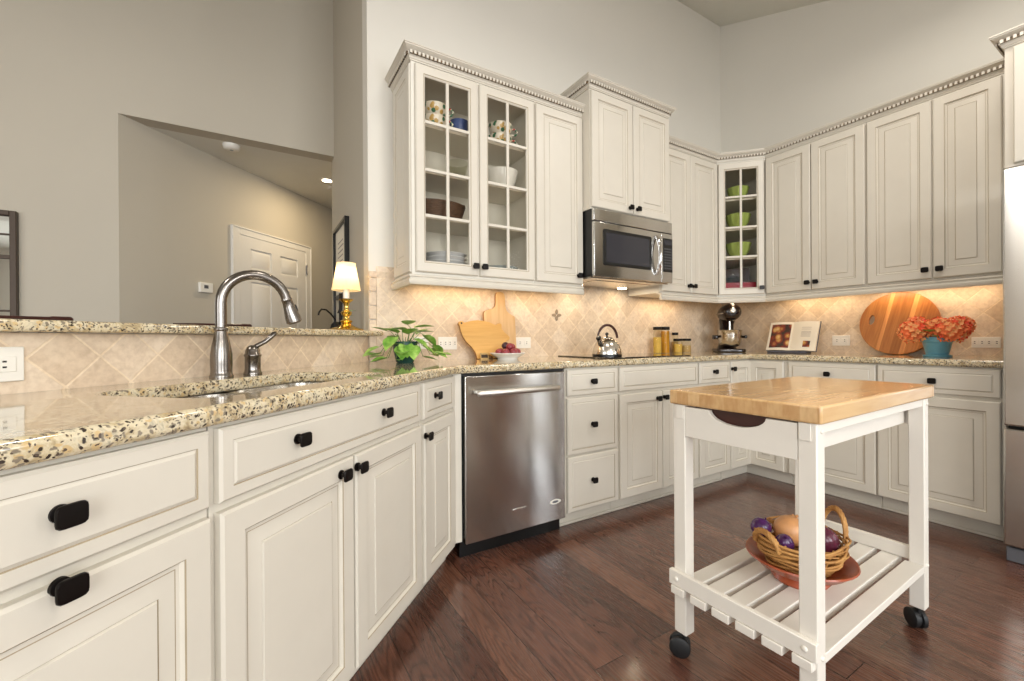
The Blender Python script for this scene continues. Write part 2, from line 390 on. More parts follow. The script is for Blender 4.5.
def foodphoto():
    nt = NT('printed_food_photo'); v = mapping(nt)
    vo = nt.n('ShaderNodeTexVoronoi'); vo.inputs['Scale'].default_value = 19; nt.l(v, vo.inputs['Vector'])
    n = noise(nt, v, 90, 3)
    c = ramp(nt, vo.outputs['Distance'], [(0, rgb(236, 214, 160)), (.3, rgb(206, 160, 84)), (.5, rgb(140, 54, 36)), (.75, rgb(62, 44, 36))])
    c = mix(nt, .4, c, ramp(nt, n.outputs['Fac'], [(.35, rgb(150, 60, 40)), (.6, (1, 1, 1, 1))]), 'MULTIPLY')
    nt.l(c, nt.b.inputs['Base Color']); nt.set(Roughness=.4); return nt.m
M['photo'] = foodphoto()

# ------------------------------------------------------------------ frames of the three counter runs
SX, SY = -3.03, -0.6355              # corner where the sink run meets the range run (door faces)
R2 = math.sqrt(.5)
def tw(t, w, z=0.0): return Vector((SX - t*R2 - w*R2, SY - t*R2 + w*R2, z))   # t along the sink run away from the corner, w towards the half wall
YB, YU = -0.6355, -0.3344
CT, CTB = 0.914, 0.876

# ------------------------------------------------------------------ the room
def build_room():
    fl = MB(); fl.box(-8.1, 3.2, -6.1, 5.2, -.1, 0)
    struct('floor', fl, M['floor'], uvf=lambda c, n: (c.y*1.0+.31, c.x+.033), smooth=0)
    cl = MB()
    pr = [(1.35, 4.54), (-3.45, 2.62), (-6.1, 2.62), (-6.1, 2.74), (-3.47, 2.74), (1.35, 4.68)]
    n = len(pr)
    cl.add([(-8.1, y, z) for y, z in pr]+[(.12, y, z) for y, z in pr], [tuple(range(n)), tuple(range(n, 2*n))[::-1]]+[(i, (i+1)%n, n+(i+1)%n, n+i) for i in range(n)])
    struct('ceiling', cl, M['ceil'], smooth=0)
    struct('wall_back', MB().box(-3.261, .12, 0, .12, 0, 4.6), M['wall'], smooth=0)
    wr = MB(); wr.box(0, .12, -4.15, 0, 0, 4.6).box(0, .12, -6.1, -4.75, 0, 4.6).box(0, .12, -4.75, -4.15, 0, .4).box(0, .12, -4.75, -4.15, 2.45, 4.6)
    struct('wall_right', wr, M['wall'], smooth=0)
    struct('wall_return', MB().box(-3.261, -3.12, .12, 1.168, 0, 4.6), M['wall2'], smooth=0)
    wd = MB(); wd.box(-8.1, -4.541, 1.168, 1.29, 0, 4.6).box(-4.541, -3.261, 1.168, 1.29, 2.488, 4.6).box(-3.261, -3.12, 1.168, 1.29, 0, 4.6)
    struct('wall_header', wd, M['wall2'], smooth=0)
    # angled hall wall (a door stands in it), hall ceiling and far end
    hw = MB(); hw.prism([(-4.541, 1.168), (-2.0, 3.709), (-2.1, 3.809), (-4.66, 1.25)], 0, 2.6); struct('wall_hall', hw, M['wall2'], smooth=0)
    struct('ceiling_hall', MB().prism([(-4.541, 1.29), (-3.12, 1.29), (-1.0, 1.29), (-1.0, 3.9), (-1.9, 3.9)], 2.488, 2.58), M['ceil'], smooth=0)
    struct('wall_hall_end', MB().box(-2.1, -1.0, 3.65, 3.75, 0, 2.6).box(-1.0, -.9, 1.168, 3.75, 0, 2.6).box(-3.12, -1.0, 1.168, 1.29, 0, 2.6), M['wall2'], smooth=0)
    struct('wall_left', MB().box(-8.22, -8.1, -6.1, -4.6, 0, 4.8).box(-8.22, -8.1, -2.4, 1.29, 0, 4.8).box(-8.22, -8.1, -4.6, -2.4, 0, .8).box(-8.22, -8.1, -4.6, -2.4, 2.6, 4.8), M['wall2'], smooth=0)
    wl = MB(); wl.box(-8.2, -8.12, -4.6, -2.4, .8, .86).box(-8.2, -8.12, -4.6, -2.4, 2.54, 2.6)
    for y in (-4.6, -3.53, -2.46): wl.box(-8.2, -8.12, y, y+.06, .86, 2.54)
    struct('window_5', wl, M['white'])  # unseen frame made up to go with the added left-hand daylight
    wf = MB()
    wf.box(-8.1, -6.7, -6.1, -6, 0, 3).box(-5.1, -4.9, -6.1, -6, 0, 3).box(-4.05, -3.15, -6.1, -6, .8, 2.5).box(-1.9, .12, -6.1, -6, 0, 3)
    wf.box(-6.7, -5.1, -6.1, -6, 0, .7).box(-6.7, -5.1, -6.1, -6, 2.5, 3).box(-4.9, -1.9, -6.1, -6, 0, .8).box(-4.9, -1.9, -6.1, -6, 2.5, 3)
    struct('wall_front', wf, M['wall'], smooth=0)
    def window(i, x0, x1, z0, z1, nb, fr=None):
        w = MB(); t = .06
        w.box(x0, x1, -6.08, -6.0, z0, z0+t).box(x0, x1, -6.08, -6.0, z1-t, z1)
        for k in range(nb+1):
            x = x0+(x1-x0-t)*k/nb; w.box(x, x+t, -6.08, -6.0, z0+t, z1-t)
        o = struct('window_%d' % i, w, M['white']); return o
    window(1, -4.9, -4.05, .8, 2.5, 2); window(4, -3.15, -1.9, .8, 2.5, 2); window(2, -6.7, -5.1, .7, 2.5, 2)
    w = MB(); w.box(.02, .1, -4.75, -4.7, .4, 2.45).box(.02, .1, -4.2, -4.15, .4, 2.45).box(.02, .1, -4.7, -4.2, .4, .45).box(.02, .1, -4.7, -4.2, 2.4, 2.45)
    struct('window_3', w, M['white'])
    struct('added_door_2', MB().box(-.04, -.001, -5.85, -4.95, 0, 2.05), wood('added_door_oak', rgb(96, 58, 34), rgb(128, 80, 48), (30, 30, 3)), bevel=.004)  # unseen wooden slab added so the dishwasher steel reflects brown
    # half wall that carries the raised bar
    p = [tw(-.305, .628), tw(1.75, .628), tw(1.75, .75), tw(-.20, .75)]
    struct('wall_half', MB().prism([(q.x, q.y) for q in p], 0, 1.056), M['wall2'], smooth=0)
build_room()

def build_tiles():
    s = MB(); s.box(-3.22, -.011, -.011, -.0005, CT, 1.45)
    struct('wall_back_tile', s, M['tile'], smooth=0, uvf=lambda c, n: ((c.x+2.09+c.z-1.121)*R2+10.07, (c.z-1.121-c.x-2.09)*R2+10.07))
    s = MB(); s.box(-.011, -.0005, -1.945, -.0005, CT, 1.45)
    struct('wall_right_tile', s, M['tile'], smooth=0, uvf=lambda c, n: ((-c.y+c.z-1.05)*R2+10.03, (c.z-1.05+c.y)*R2+10.03))
    # straight-laid edge column and cap row where the tile stops
    s = MB()
    for k in range(6): s.box(-3.2605, -3.2215, -.013, -.0005, CT+.0785*k+.002, CT+.0785*(k+1)-.002)
    for k in range(3): s.box(-3.2605+.045*k, -3.2605+.045*k+.042, -.013, -.0005, 1.386, 1.42)
    struct('trim_1', s, M['tile'], bevel=.002, uvf=lambda c, n: (c.x*.2+10.05, c.z*.2+10.06))
    # half wall face
    s = MB(); a = tw(-.33, .639); s2 = []
    s.box(-.295, 1.75, .617, .6275, CT, 1.056)
    s.v = [tuple(tw(x, y, z)) for x, y, z in s.v]
    def uvh(c, n):
        t = -((c.x-SX)*R2+(c.y-SY)*R2); return ((t-.989+c.z-.905)*R2+10.007, (c.z-.905-t+.989)*R2+10.007)
    struct('wall_half_tile', s, M['tile'], smooth=0, uvf=uvh)
build_tiles()

# ------------------------------------------------------------------ cabinets
def loop_rect(x0, x1, z0, z1, i, y): return [(x0+i, y, z0+i), (x1-i, y, z0+i), (x1-i, y, z1-i), (x0+i, y, z1-i)]
DOOR = [(0, 0, 0), (0, -.014, 0), (.005, -.0195, 0), (.050, -.020, 0), (.052, -.0180, 1), (.056, -.0115, 0), (.062, -.0110, 0), (.0638, -.0110, 1), (.094, -.0165, 0), (.0953, -.0150, 1), (.098, -.0190, 0)]
DRAW = [(0, 0, 0), (0, -.012, 0), (.005, -.017, 0), (.026, -.0185, 0), (.0276, -.0160, 1), (.0335, -.0195, 0), (.0340, -.0195, 0)]
def panel_mb(x0, x1, z0, z1, prof, y=0):
    lim = min(x1-x0, z1-z0)*.5-.004
    pf = [p for p in prof if p[0] < lim]
    mb = MB(); mb.loft([loop_rect(x0, x1, z0, z1, i, y+d) for i, d, m in pf], mats=[p[2] for p in pf[1:]]+[0])
    return mb
def knob(parent, x, z, y=-.02, big=1.0):
    mb = MB(); hw, hh, n = .0180*big, .0160*big, 28
    def sq(sx, sz, yy, e=5.5):
        o = []
        for k in range(n):
            a = 2*PI*k/n; c, s_ = math.cos(a), math.sin(a)
            r = (abs(c)**e+abs(s_)**e)**(-1/e); o.append((x+r*c*sx, yy, z+r*s_*sz))
        return o
    mb.loft([sq(.0125, .0125, y+.002, 2), sq(.012, .012, y-.003, 2), sq(.0068, .0068, y-.005, 2), sq(.0065, .0065, y-.019, 2), sq(hw*.85, hh*.85, y-.0205), sq(hw, hh, y-.022), sq(hw, hh, y-.0245), sq(hw*.94, hh*.94, y-.0262), sq(hw*.4, hh*.4, y-.0268)])
    return mb.build('knob', M['knob'], parent, smooth=50)
def door(cab, x0, x1, z0, z1, kx=None, kz=None, name='door', prof=DOOR, y=0, kb=1.0):
    d = panel_mb(x0, x1, z0, z1, prof, y).build(name, [M['paint'], M['glaze']], cab, smooth=25)
    if kx is not None:
        for k in (kx if isinstance(kx, (list, tuple)) else [kx]): knob(d, k, kz, y-.0195, kb)
    return d
ZD0, ZDB, ZD1, ZDT = .0938, .706, .7246, .8673
def base_cabinet(label, loc, rz, w, depth=.59, hollow=False, toe=(0, 0)):
    c = thing('base_cabinet', label, 'cabinet', loc, rz)
    b = MB()
    if hollow:
        b.box(0, .018, .001, depth, .092, CTB-.001).box(w-.018, w, .001, depth, .092, CTB-.001).box(.018, w-.018, .001, depth, .092, .11).box(.018, w-.018, depth-.012, depth, .11, CTB-.001)
        b.box(.018, w-.018, .001, .021, ZDB-.02, CTB-.001)
    else: b.box(0, w, .001, depth, .092, CTB-.001)
    b.build('body', [M['paint']], c, smooth=0)
    k = MB(); k.box(-toe[0], w+toe[1], .062, .085, 0, .091); k.prism_y([(0, 0), (0, 0)], 0, 0) if 0 else None
    k.box(-toe[0], w+toe[1], .05, .0618, .0, .016); k.build('toe_kick', M['paint'], c, bevel=.004)
    return c
def sink_loc(t, w=0.0): v = tw(t, w); return (v.x, v.y, 0)
A45 = PI/4
def build_bases():
    # --- sink run: local x grows towards the corner, so x = t_left - t
    c = base_cabinet('cream base cabinet with large centred black knobs at the bar end of the sink run', sink_loc(1.63), A45, .42)
    door(c, .006, .414, ZD1, ZDT, .192, .803, 'drawer', DRAW); door(c, .006, .414, ZD0, ZDB, .192, .705)
    tl = 1.206; c = base_cabinet('wide cream sink base cabinet with two doors below the faucet', sink_loc(tl), A45, .862, hollow=True)
    door(c, tl-1.196, tl-.3574, ZD1, ZDT, [tl-1.000, tl-.625], .804, 'drawer', DRAW)
    door(c, tl-1.196, tl-.781, ZD0, ZDB, tl-.842, .672); door(c, tl-.771, tl-.3574, ZD0, ZDB, tl-.766, .671)
    tl = .341; c = base_cabinet('narrow cream base cabinet between sink cabinet and dishwasher', sink_loc(tl), A45, .332, toe=(0, .04))
    door(c, tl-.3288, tl-.0266, ZD1, ZDT, tl-.232, .808, 'drawer', DRAW); door(c, tl-.3288, tl-.0266, ZD0, ZDB, tl-.322, .662)
    f = MB(); q = [tw(.018, -.012), tw(-.004, -.012), (-2.990, YB-.008), (-2.990, YB+.02), tw(.009, .02)]
    cc = c.location; inv = Matrix.Rotation(-A45, 4, 'Z') @ Matrix.Translation(-Vector(cc))
    f.prism([(v[0], v[1]) for v in q], .095, CTB-.001); f.xf(inv); f.build('filler', M['paint'], c)
    # --- range run
    yb = YB+.0
    c = base_cabinet('cream cabinet with a stack of three drawers right of the dishwasher', (-2.380, yb, 0), 0, .385)
    for z0, z1, kz in ((ZD1, ZDT, .799), (.4046, .712, .561), (ZD0, .394, .251)): door(c, .007, .374, z0, z1, .180, kz, 'drawer', DRAW)
    c = base_cabinet('cream two-door base cabinet under the black cooktop', (-1.994, yb, 0), 0, .737)
    door(c, .009, .728, ZD1, ZDT, None, None, 'drawer', DRAW)
    door(c, .009, .372, ZD0, ZDB, .324, .663); door(c, .379, .728, ZD0, ZDB, .388, .667)
    c = base_cabinet('narrow cream drawer-and-door cabinet right of the cooktop cabinet', (-1.256, yb, 0), 0, .355)
    door(c, .007, .350, ZD1, ZDT, .160, .803, 'drawer', DRAW); door(c, .007, .350, ZD0, ZDB, .05, .655)
    # --- inside corner
    c = thing('corner_base_cabinet', 'cream corner base cabinet with two full-height doors meeting below the stand mixer', 'cabinet', (0, 0, 0))
    b = MB(); b.prism([(-.900, YB+.001), (YB+.001, YB+.001), (YB+.001, -.906), (-.02, -.906), (-.02, -.02), (-.900, -.02)], .092, CTB-.001); b.build('body', M['paint'], c, smooth=0)
    k = MB(); o = -.565; k.prism([(-.900, o-.012), (o-.012, o-.012), (o-.012, -.906), (o+.02, -.906), (o+.02, o+.02), (-.9, o+.02)], 0, .0905); k.build('toe_kick', M['paint'], c, bevel=.003)
    door(c, -.895, YB-.006, ZD0, ZDT, -.884, .814, y=YB)
    d = panel_mb(.006, .250, ZD0, ZDT, DOOR, 0); d.xf(Matrix.Translation((YB, YB, 0)) @ Matrix.Rotation(-PI/2, 4, 'Z')); d.build('door', [M['paint'], M['glaze']], c, smooth=25)
    # --- right run, local x runs towards the fridge
    c = base_cabinet('cream base cabinet below the open cookbook', (YB, -.907, 0), -PI/2, .503)
    door(c, .010, .498, ZD1, ZDT, .253, .799, 'drawer', DRAW); door(c, .010, .498, ZD0, ZDB, .045, .655)
    c = base_cabinet('cream base cabinet beside the refrigerator', (YB, -1.411, 0), -PI/2, .512)
    door(c, .004, .498, ZD1, ZDT, .249, .795, 'drawer', DRAW); door(c, .004, .498, ZD0, ZDB, .045, .655)
build_bases()

ZUB, ZUT = 1.3832, 2.4466
GR = [1.4421, 1.6766, 1.9135, 2.160, 2.3900]      # glass rows of the tall glass doors
def glass_door(cab, x0, x1, rows, kx=None, kz=None, z0=ZUB, z1=ZUT, fr=.05):
    mb = MB(); zb, zt = rows[0]-z0, z1-rows[-1]
    def lp(i, y):
        k = i/.052
        return [(x0+i, y, z0+zb*k), (x1-i, y, z0+zb*k), (x1-i, y, z1-zt*k), (x0+i, y, z1-zt*k)]
    L = [(0, 0, 0), (0, -.014, 0), (.005, -.0195, 0), (.042, -.020, 0), (.045, -.018, 1), (.052, -.012, 0), (.052, 0, 0)]
    mb.loft([lp(i, y) for i, y, m in L], mats=[p[2] for p in L[1:]]+[0], closed=True)
    d = mb.build('door', [M['paint'], M['glaze']], cab, smooth=25)
    m = MB(); xm = (x0+x1)/2; g = .0085
    m.box(xm-g, xm+g, -.016, -.003, rows[0], rows[-1])
    for z in rows[1:-1]: m.box(x0+.05, x1-.05, -.0155, -.0035, z-g, z+g)
    m.build('muntin_grid', M['paint'], d, bevel=.003)
    MB().box(x0+.05, x1-.05, -.0028, -.0008, rows[0]-.004, rows[-1]+.004).build('glass_pane', M['glass'], d, smooth=0)
    if kx is not None: knob(d, kx, kz, -.0195)
    return d
SH = [1.405, 1.690, 1.928, 2.172]                   # floor and shelf tops inside glass cabinets
def build_uppers():
    d = .312
    # open-fronted cabinet behind the two glass doors
    c = thing('glass_wall_cabinet', 'cream wall cabinet with two eight-pane glass doors', 'cabinet', (-3.120, YU, 0))
    w = .750; b = MB(); z0, z1 = ZUB-.012, ZUT+.012
    b.box(0, .018, .001, d, z0, z1).box(w-.018, w, .001, d, z0, z1).box(.018, w-.018, .001, d, z0, z0+.03).box(.018, w-.018, .001, d, z1-.03, z1).box(.018, w-.018, d-.01, d, z0+.03, z1-.03)
    b.box(.018, .045, .001, .02, z0+.03, z1-.03).box(.362, .392, .001, .02, z0+.03, z1-.03)
    b.build('body', M['inside'], c, smooth=0)
    for z in SH[1:]: MB().box(.0185, w-.0185, .03, d-.0105, z-.016, z).build('shelf', M['inside'], c, smooth=0)
    sp = panel_mb(.002, d-.02, ZUB, ZUT, [(i, y*.5, m) for i, y, m in DOOR]); sp.xf(Matrix.Translation((0, d-.01, 0)) @ Matrix.Rotation(-PI/2, 4, 'Z')); sp.build('side_panel', [M['paint'], M['glaze']], c, smooth=25)
    glass_door(c, .018, .369, GR, .346, 1.434); glass_door(c, .383, .742, GR, .400, 1.434)
    def solid(label, loc, rz, w, doors, z0=ZUB, z1=ZUT, depth=d, name='wall_cabinet', kz=None):
        c = thing(name, label, 'cabinet', loc, rz)
        MB().box(0, w, .001, depth, z0-.012, z1+.012).build('body', M['paint'], c, smooth=0)
        for x0, x1, kx in doors: door(c, x0, x1, z0, z1, kx, (z0+.052) if kz is None else kz)
        return c
    solid('tall single-door cream wall cabinet left of the microwave', (-2.3685, YU, 0), 0, .370, [(.007, .365, .323)])
    solid('raised two-door cream wall cabinet above the microwave', (-2.0, -.415, 0), 0, .733, [(.005, .364, .330), (.371, .728, .400)], 1.865, 2.598, .395, kz=1.903)
    solid('cream wall cabinet with two narrow doors right of the microwave', (-1.262, YU, 0), 0, .684, [(.005, .330, .300), (.336, .676, .360)])
    # diagonal corner cabinet with glass
    c = thing('glass_corner_cabinet', 'diagonal corner wall cabinet with glass door and green bowls inside', 'cabinet', (0, 0, 0))
    pa, pb = (-.5765, YU), (YU, -.5955); z0, z1 = ZUB-.012, ZUT+.012
    foot = [pa, pb, (-.022, -.5955), (-.022, -.022), (-.5765, -.022)]
    b = MB(); b.prism(foot, z0, z0+.03).prism(foot, z1-.03, z1)
    b.box(-.5765, -.5585, YU+.001, -.022, z0+.03, z1-.03).box(YU+.001, -.022, -.5955, -.5775, z0+.03, z1-.03).box(-.558, -.022, -.032, -.022, z0+.03, z1-.03).box(-.032, -.022, -.577, -.033, z0+.03, z1-.03)
    b.build('body', M['inside'], c, smooth=0)
    for z in SH[1:]: MB().prism([(-.553, YU+.035), (YU+.035, -.572), (-.034, -.572), (-.034, -.034), (-.553, -.034)], z-.016, z).build('shelf', M['inside'], c, smooth=0)
    L = math.hypot(pb[0]-pa[0], pb[1]-pa[1]); ang = math.atan2(pb[1]-pa[1], pb[0]-pa[0])
    d_ = glass_door(c, .012, L-.012, [1.437, 1.687, 1.924, 2.170, 2.3874], L-.036, 1.432)
    for o in (d_,): o.location = (pa[0], pa[1], 0); o.rotation_euler = (0, 0, ang)
    # right wall
    solid('cream two-door wall cabinet beside the glass corner cabinet', (YU, -.600, 0), -PI/2, .656, [(.007, .324, .309), (.330, .650, .365)])
    solid('cream two-door wall cabinet beside the refrigerator', (YU, -1.257, 0), -PI/2, .648, [(.005, .321, .296), (.328, .606, .360)])
    c = solid('deep cream cabinet over the refrigerator', (-.655, -1.926, 0), -PI/2, .95, [(.030, .47, .44), (.48, .92, .51)], 1.87, 2.432, .63)
    MB().box(0, .022, -.0005, .63, 1.84, 1.857).build('side_lip', M['paint'], c) if 0 else None
build_uppers()

def sweep(path, prof, name, mats, parent=None, smooth=30, z0=0):
    """profile (offset to the right of travel, z) swept along a plan path with mitred corners"""
    P = [Vector((x, y)) for x, y in path]; n = len(P); mb = MB(); loops = []
    for i in range(n):
        ds = []
        if i > 0: ds.append((P[i]-P[i-1]).normalized())
        if i < n-1: ds.append((P[i+1]-P[i]).normalized())
        nr = [Vector((d.y, -d.x)) for d in ds]
        if len(nr) == 1: m = nr[0]
        else:
            m = (nr[0]+nr[1]).normalized(); m = m/ m.dot(nr[0])
        loops.append([(P[i].x+m.x*o, P[i].y+m.y*o, z+z0) for o, z in prof])
    mb.loft(loops)
    return mb.build(name, mats, parent, smooth=smooth)
CROWN = [(-.02, 0), (.004, 0), (.004, .006), (.008, .008), (.010, .018), (.016, .022), (.0165, .034), (.022, .036), (.036, .052), (.040, .054), (.040, .060), (.044, .0605), (.044, .066), (-.02, .066)]
def crown(label, path, z0, off=.0):
    root = thing('crown_molding', label, 'molding')
    sweep(path, CROWN, 'cornice', M['paint'], root, z0=z0)
    # dentil blocks
    mb = MB(); gl = MB()
    for (x0, y0), (x1, y1) in zip(path[:-1], path[1:]):
        d = Vector((x1-x0, y1-y0)); L = d.length; d.normalize(); nr = Vector((d.y, -d.x)); k = 0
        s = .006
        ext = .014
        s = -ext+.004
        while s+.011 < L+ext-.004:
            pts = []
            for a, o in ((s, .014), (s+.0115, .014), (s+.0115, .0285), (s, .0285)): p = Vector((x0, y0))+d*a+nr*o; pts.append((p.x, p.y))
            mb.prism(pts, z0+.0225, z0+.0385); s += .0215
        pts = []
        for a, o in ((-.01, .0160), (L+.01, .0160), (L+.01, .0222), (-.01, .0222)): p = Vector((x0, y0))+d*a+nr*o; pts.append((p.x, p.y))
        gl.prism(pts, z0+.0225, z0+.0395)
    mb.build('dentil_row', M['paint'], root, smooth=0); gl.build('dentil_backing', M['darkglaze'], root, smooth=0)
ZC = ZUT+.0125
crown('dentil crown molding on top of the glass-door wall cabinet', [(-3.121, -.0005), (-3.121, YU), (-2.0, YU)], ZC)
crown('high dentil crown molding above the microwave cabinet', [(-2.0005, -.0205), (-2.0005, -.4155), (-1.2665, -.4155), (-1.2665, -.0205)], 2.6105)
crown('long dentil crown molding turning the corner to the refrigerator', [(-1.262, YU), (-.5765, YU), (YU, -.5955), (YU, -1.905)], ZC)
crown('dentil crown molding on the refrigerator cabinet', [(-.384, -1.9255), (-.6555, -1.9255), (-.6555, -2.877)], 2.4445)
RAIL = [(-.03, -.003), (.016, -.003), (.018, -.012), (.012, -.016), (.012, -.022), (.020, -.030), (.020, -.040), (.014, -.052), (-.004, -.052), (-.004, -.010), (-.03, -.010)]
def rail(label, path):
    r = sweep(path, RAIL, 'light_rail', M['paint'], z0=ZUB-.0125); tag(r, label, 'molding')
rail('cream light rail under the glass-door wall cabinet', [(-3.121, -.013), (-3.121, YU), (-2.0, YU)])
rail('cream light rail under the corner and right-hand wall cabinets', [(-1.262, YU), (-.5765, YU), (YU, -.5955), (YU, -1.905)])

# ------------------------------------------------------------------ worktop, bar, sink
def flat_slab(outer, holes, z0, z1, name, mat, bev, plain_edge=None):
    bm = bmesh.new(); edges = []
    for lp in [outer]+holes:
        vs = [bm.verts.new((x, y, z0)) for x, y in lp]
        for i in range(len(vs)): edges.append(bm.edges.new((vs[i], vs[(i+1) % len(vs)])))
    r = bmesh.ops.triangle_fill(bm, use_beauty=True, edges=edges)
    fs = [f for f in r['geom'] if isinstance(f, bmesh.types.BMFace)]
    ex = bmesh.ops.extrude_face_region(bm, geom=fs)
    bmesh.ops.translate(bm, verts=[v for v in ex['geom'] if isinstance(v, bmesh.types.BMVert)], vec=(0, 0, z1-z0))
    bmesh.ops.recalc_face_normals(bm, faces=bm.faces)
    me = bpy.data.meshes.new(name); bm.to_mesh(me); bm.free(); me.materials.append(mat)
    for p in me.polygons: p.use_smooth = True
    me.set_sharp_from_angle(angle=math.radians(50))
    o = bpy.data.objects.new(name, me); COL.objects.link(o)
    b = o.modifiers.new('bevel', 'BEVEL'); b.width = bev; b.segments = 4; b.limit_method = 'ANGLE'; b.angle_limit = math.radians(50)
    if plain_edge:                       # edges against a wall stay square
        at = me.attributes.new('bevel_weight_edge', 'FLOAT', 'EDGE'); nf = {}
        for p in me.polygons:
            for k in p.edge_keys: nf.setdefault(k, []).append(p.normal.copy())
        for e in me.edges:
            a, c = (me.vertices[i].co for i in e.vertices); ns = nf[tuple(sorted(e.vertices))]
            sharp = len(ns) == 2 and ns[0].angle(ns[1]) > math.radians(50)
            at.data[e.index].value = 1.0 if sharp and not (plain_edge(a) and plain_edge(c)) else 0.0
        b.limit_method = 'WEIGHT'
    return o
def rrect(t0, t1, w0, w1, r, n=6):
    pts = []
    for (ct, cw, a0) in ((t1-r, w1-r, 0), (t0+r, w1-r, PI/2), (t0+r, w0+r, PI), (t1-r, w0+r, 3*PI/2)):
        for k in range(n+1):
            a = a0+PI/2*k/n; pts.append((ct+r*math.cos(a), cw+r*math.sin(a)))
    return pts
T0, T1_, W0, W1 = .46, 1.13, .075, .44
def build_tops():
    f = -.6625; ov = -.027
    k = tw(0, ov); c0 = -(k.y-k.x)      # front edge line of the sink run: y = x - c0
    xc = f + (k.x-k.y)
    arc = []
    p0 = tw(0, ov); 
    cor = Vector((xc, f)); d1 = Vector((-R2, -R2)); d2 = Vector((1, 0)); r = .05
    for s_ in (1, .66, .33): arc.append(cor+d1*r*s_)
    arc = [cor+d1*.06, cor+d1*.025+d2*.006, cor+d2*.025+d1*.006, cor+d2*.06]
    pts = [tuple(tw(1.70, ov).xy)]+[tuple(a) for a in arc]+[(f, f), (f, -1.93), (-.0004, -1.93), (-.0004, -.0004), (-3.2595, -.0004), tuple(tw(-.279, .6165).xy), tuple(tw(1.70, .6165).xy)]
    hole = [tuple(tw(t, w).xy) for t, w in rrect(T0, T1_, W0, W1, .07)]
    o = flat_slab(pts, [hole], CTB, CT, 'granite_worktop', M['granite'], .012, lambda c: c.y > -.02 or c.x > -.02 or (c.y-c.x) > 2.3945+.60*1.41421)
    tag(o, 'speckled cream granite worktop running from the sink to the refrigerator', 'worktop')
    # raised bar: its near end wraps onto the corner of the range wall
    fr = .575
    e0 = tw(0, fr); yl = -.018
    xe = yl + (e0.x-e0.y)
    pts = [tuple(tw(1.72, fr).xy), (xe-.03, yl-.03), (xe+.03, yl-.012), (xe+.045, -.0145), (-3.264, -.0145), (-3.264, .22), tuple(tw(1.72, .93).xy)]
    o = flat_slab(pts, [], 1.0575, 1.0865, 'granite_bar_top', M['granite'], .01)
    tag(o, 'raised speckled granite bar ledge behind the sink', 'bar top')
    # double-bowl undermount sink
    s = thing('kitchen_sink', 'stainless steel undermount sink set into the granite worktop', 'sink', (0, 0, 0))
    def bowl(t0, t1):
        mb = MB(); lv = [(-.012, CTB-.0015, .075), (.004, CTB-.0015, .07), (.006, CTB-.03, .068), (.012, CTB-.14, .06), (.03, CTB-.17, .05), (.12, CTB-.178, .02)]
        loops = [[tuple(tw(a, b, z)) for a, b in rrect(t0+i, t1-i, W0-.008+i, W1+.008-i, r_)] for i, z, r_ in lv]
        mb.loft(loops, cap0=False)
        ob = mb.build('bowl', M['steel2'], s, smooth=60)
        so = ob.modifiers.new('solid', 'SOLIDIFY'); so.thickness = .0012
        d = MB(); cx = (t0+t1)/2; q = tw(cx, (W0+W1)/2); d.lathe([(.0, CTB-.1775), (.045, CTB-.1775), (.045, CTB-.1745), (.03, CTB-.176), (.0, CTB-.176)], 24, (q.x, q.y, 0)); d.build('drain', M['chrome'], s)
    bowl(.80, T1_+.008); bowl(T0-.008, .772)
build_tops()

# ------------------------------------------------------------------ faucet
def build_faucet():
    b = tw(.703, .53, CT); f = thing('faucet', 'tall gooseneck pull-down faucet in brushed nickel behind the sink', 'faucet', b)
    d = Vector((.85*R2+.53*R2, .85*R2-.53*R2)).normalized()
    bo = MB(); bo.lathe([(.0, 0), (.034, 0), (.0345, .005), (.0315, .010), (.0305, .02), (.0315, .045), (.031, .075), (.027, .105), (.0215, .130), (.0185, .145), (.0175, .152), (.0205, .155), (.0205, .162), (.017, .165)], 28); bo.build('body', M['nickel'], f, smooth=50)
    sp = MB(); pts = [(0, 0, .158), (0, 0, .20), (0, 0, .235)]
    R = .101; zc = .247
    for k in range(0, 17):
        a = PI - k*(PI*.93)/16; pts.append((d.x*(R+R*math.cos(a)), d.y*(R+R*math.cos(a)), zc+R*math.sin(a)))
    sp.tube(pts, [.0168]*len(pts), 18); sp.build('spout', M['nickel'], f, smooth=60)
    e = Vector(pts[-1]); t = (Vector(pts[-1])-Vector(pts[-2])).normalized()
    h = MB(); h.tube([e-t*.004, e+t*.002, e+t*.004, e+t*.03, e+t*.065, e+t*.084, e+t*.088], [.0178, .0188, .0172, .0195, .0255, .0265, .022], 20); h.build('spray_head', M['nickel'], f, smooth=45)
    n = MB(); n.tube([e+t*.0885, e+t*.090], [.021, .019], 18); n.build('spray_nozzle', M['black'], f)
    rt = Vector((d.x, d.y, 0)); bt = MB(); p = e+t*.036+rt*.0195+Vector((0, 0, .004)); bt.tube([p-t*.014, p-t*.006, p+t*.008, p+t*.016], [.004, .0065, .0065, .004], 10); bt.build('spray_button', M['black'], f)
    b = tw(.578, .53, CT); f = thing('faucet_lever', 'brushed nickel single-lever mixer handle right of the faucet', 'faucet handle', b)
    bo = MB(); bo.lathe([(0, 0), (.029, 0), (.0295, .005), (.0265, .01), (.025, .02), (.025, .062), (.0275, .065), (.0275, .070), (.024, .074), (.023, .086), (.0175, .098), (.007, .104), (0, .104)], 26); bo.build('body', M['nickel'], f, smooth=45)
    lv = MB(); q = [(0, 0, .092), (d.x*.018, d.y*.018, .104), (d.x*.040, d.y*.040, .116), (d.x*.056, d.y*.056, .131), (d.x*.070, d.y*.070, .146), (d.x*.077, d.y*.077, .150)]
    lv.tube(q, [.010, .0085, .008, .009, .0095, .005], 14); lv.build('lever', M['nickel'], f, smooth=60)
build_faucet()

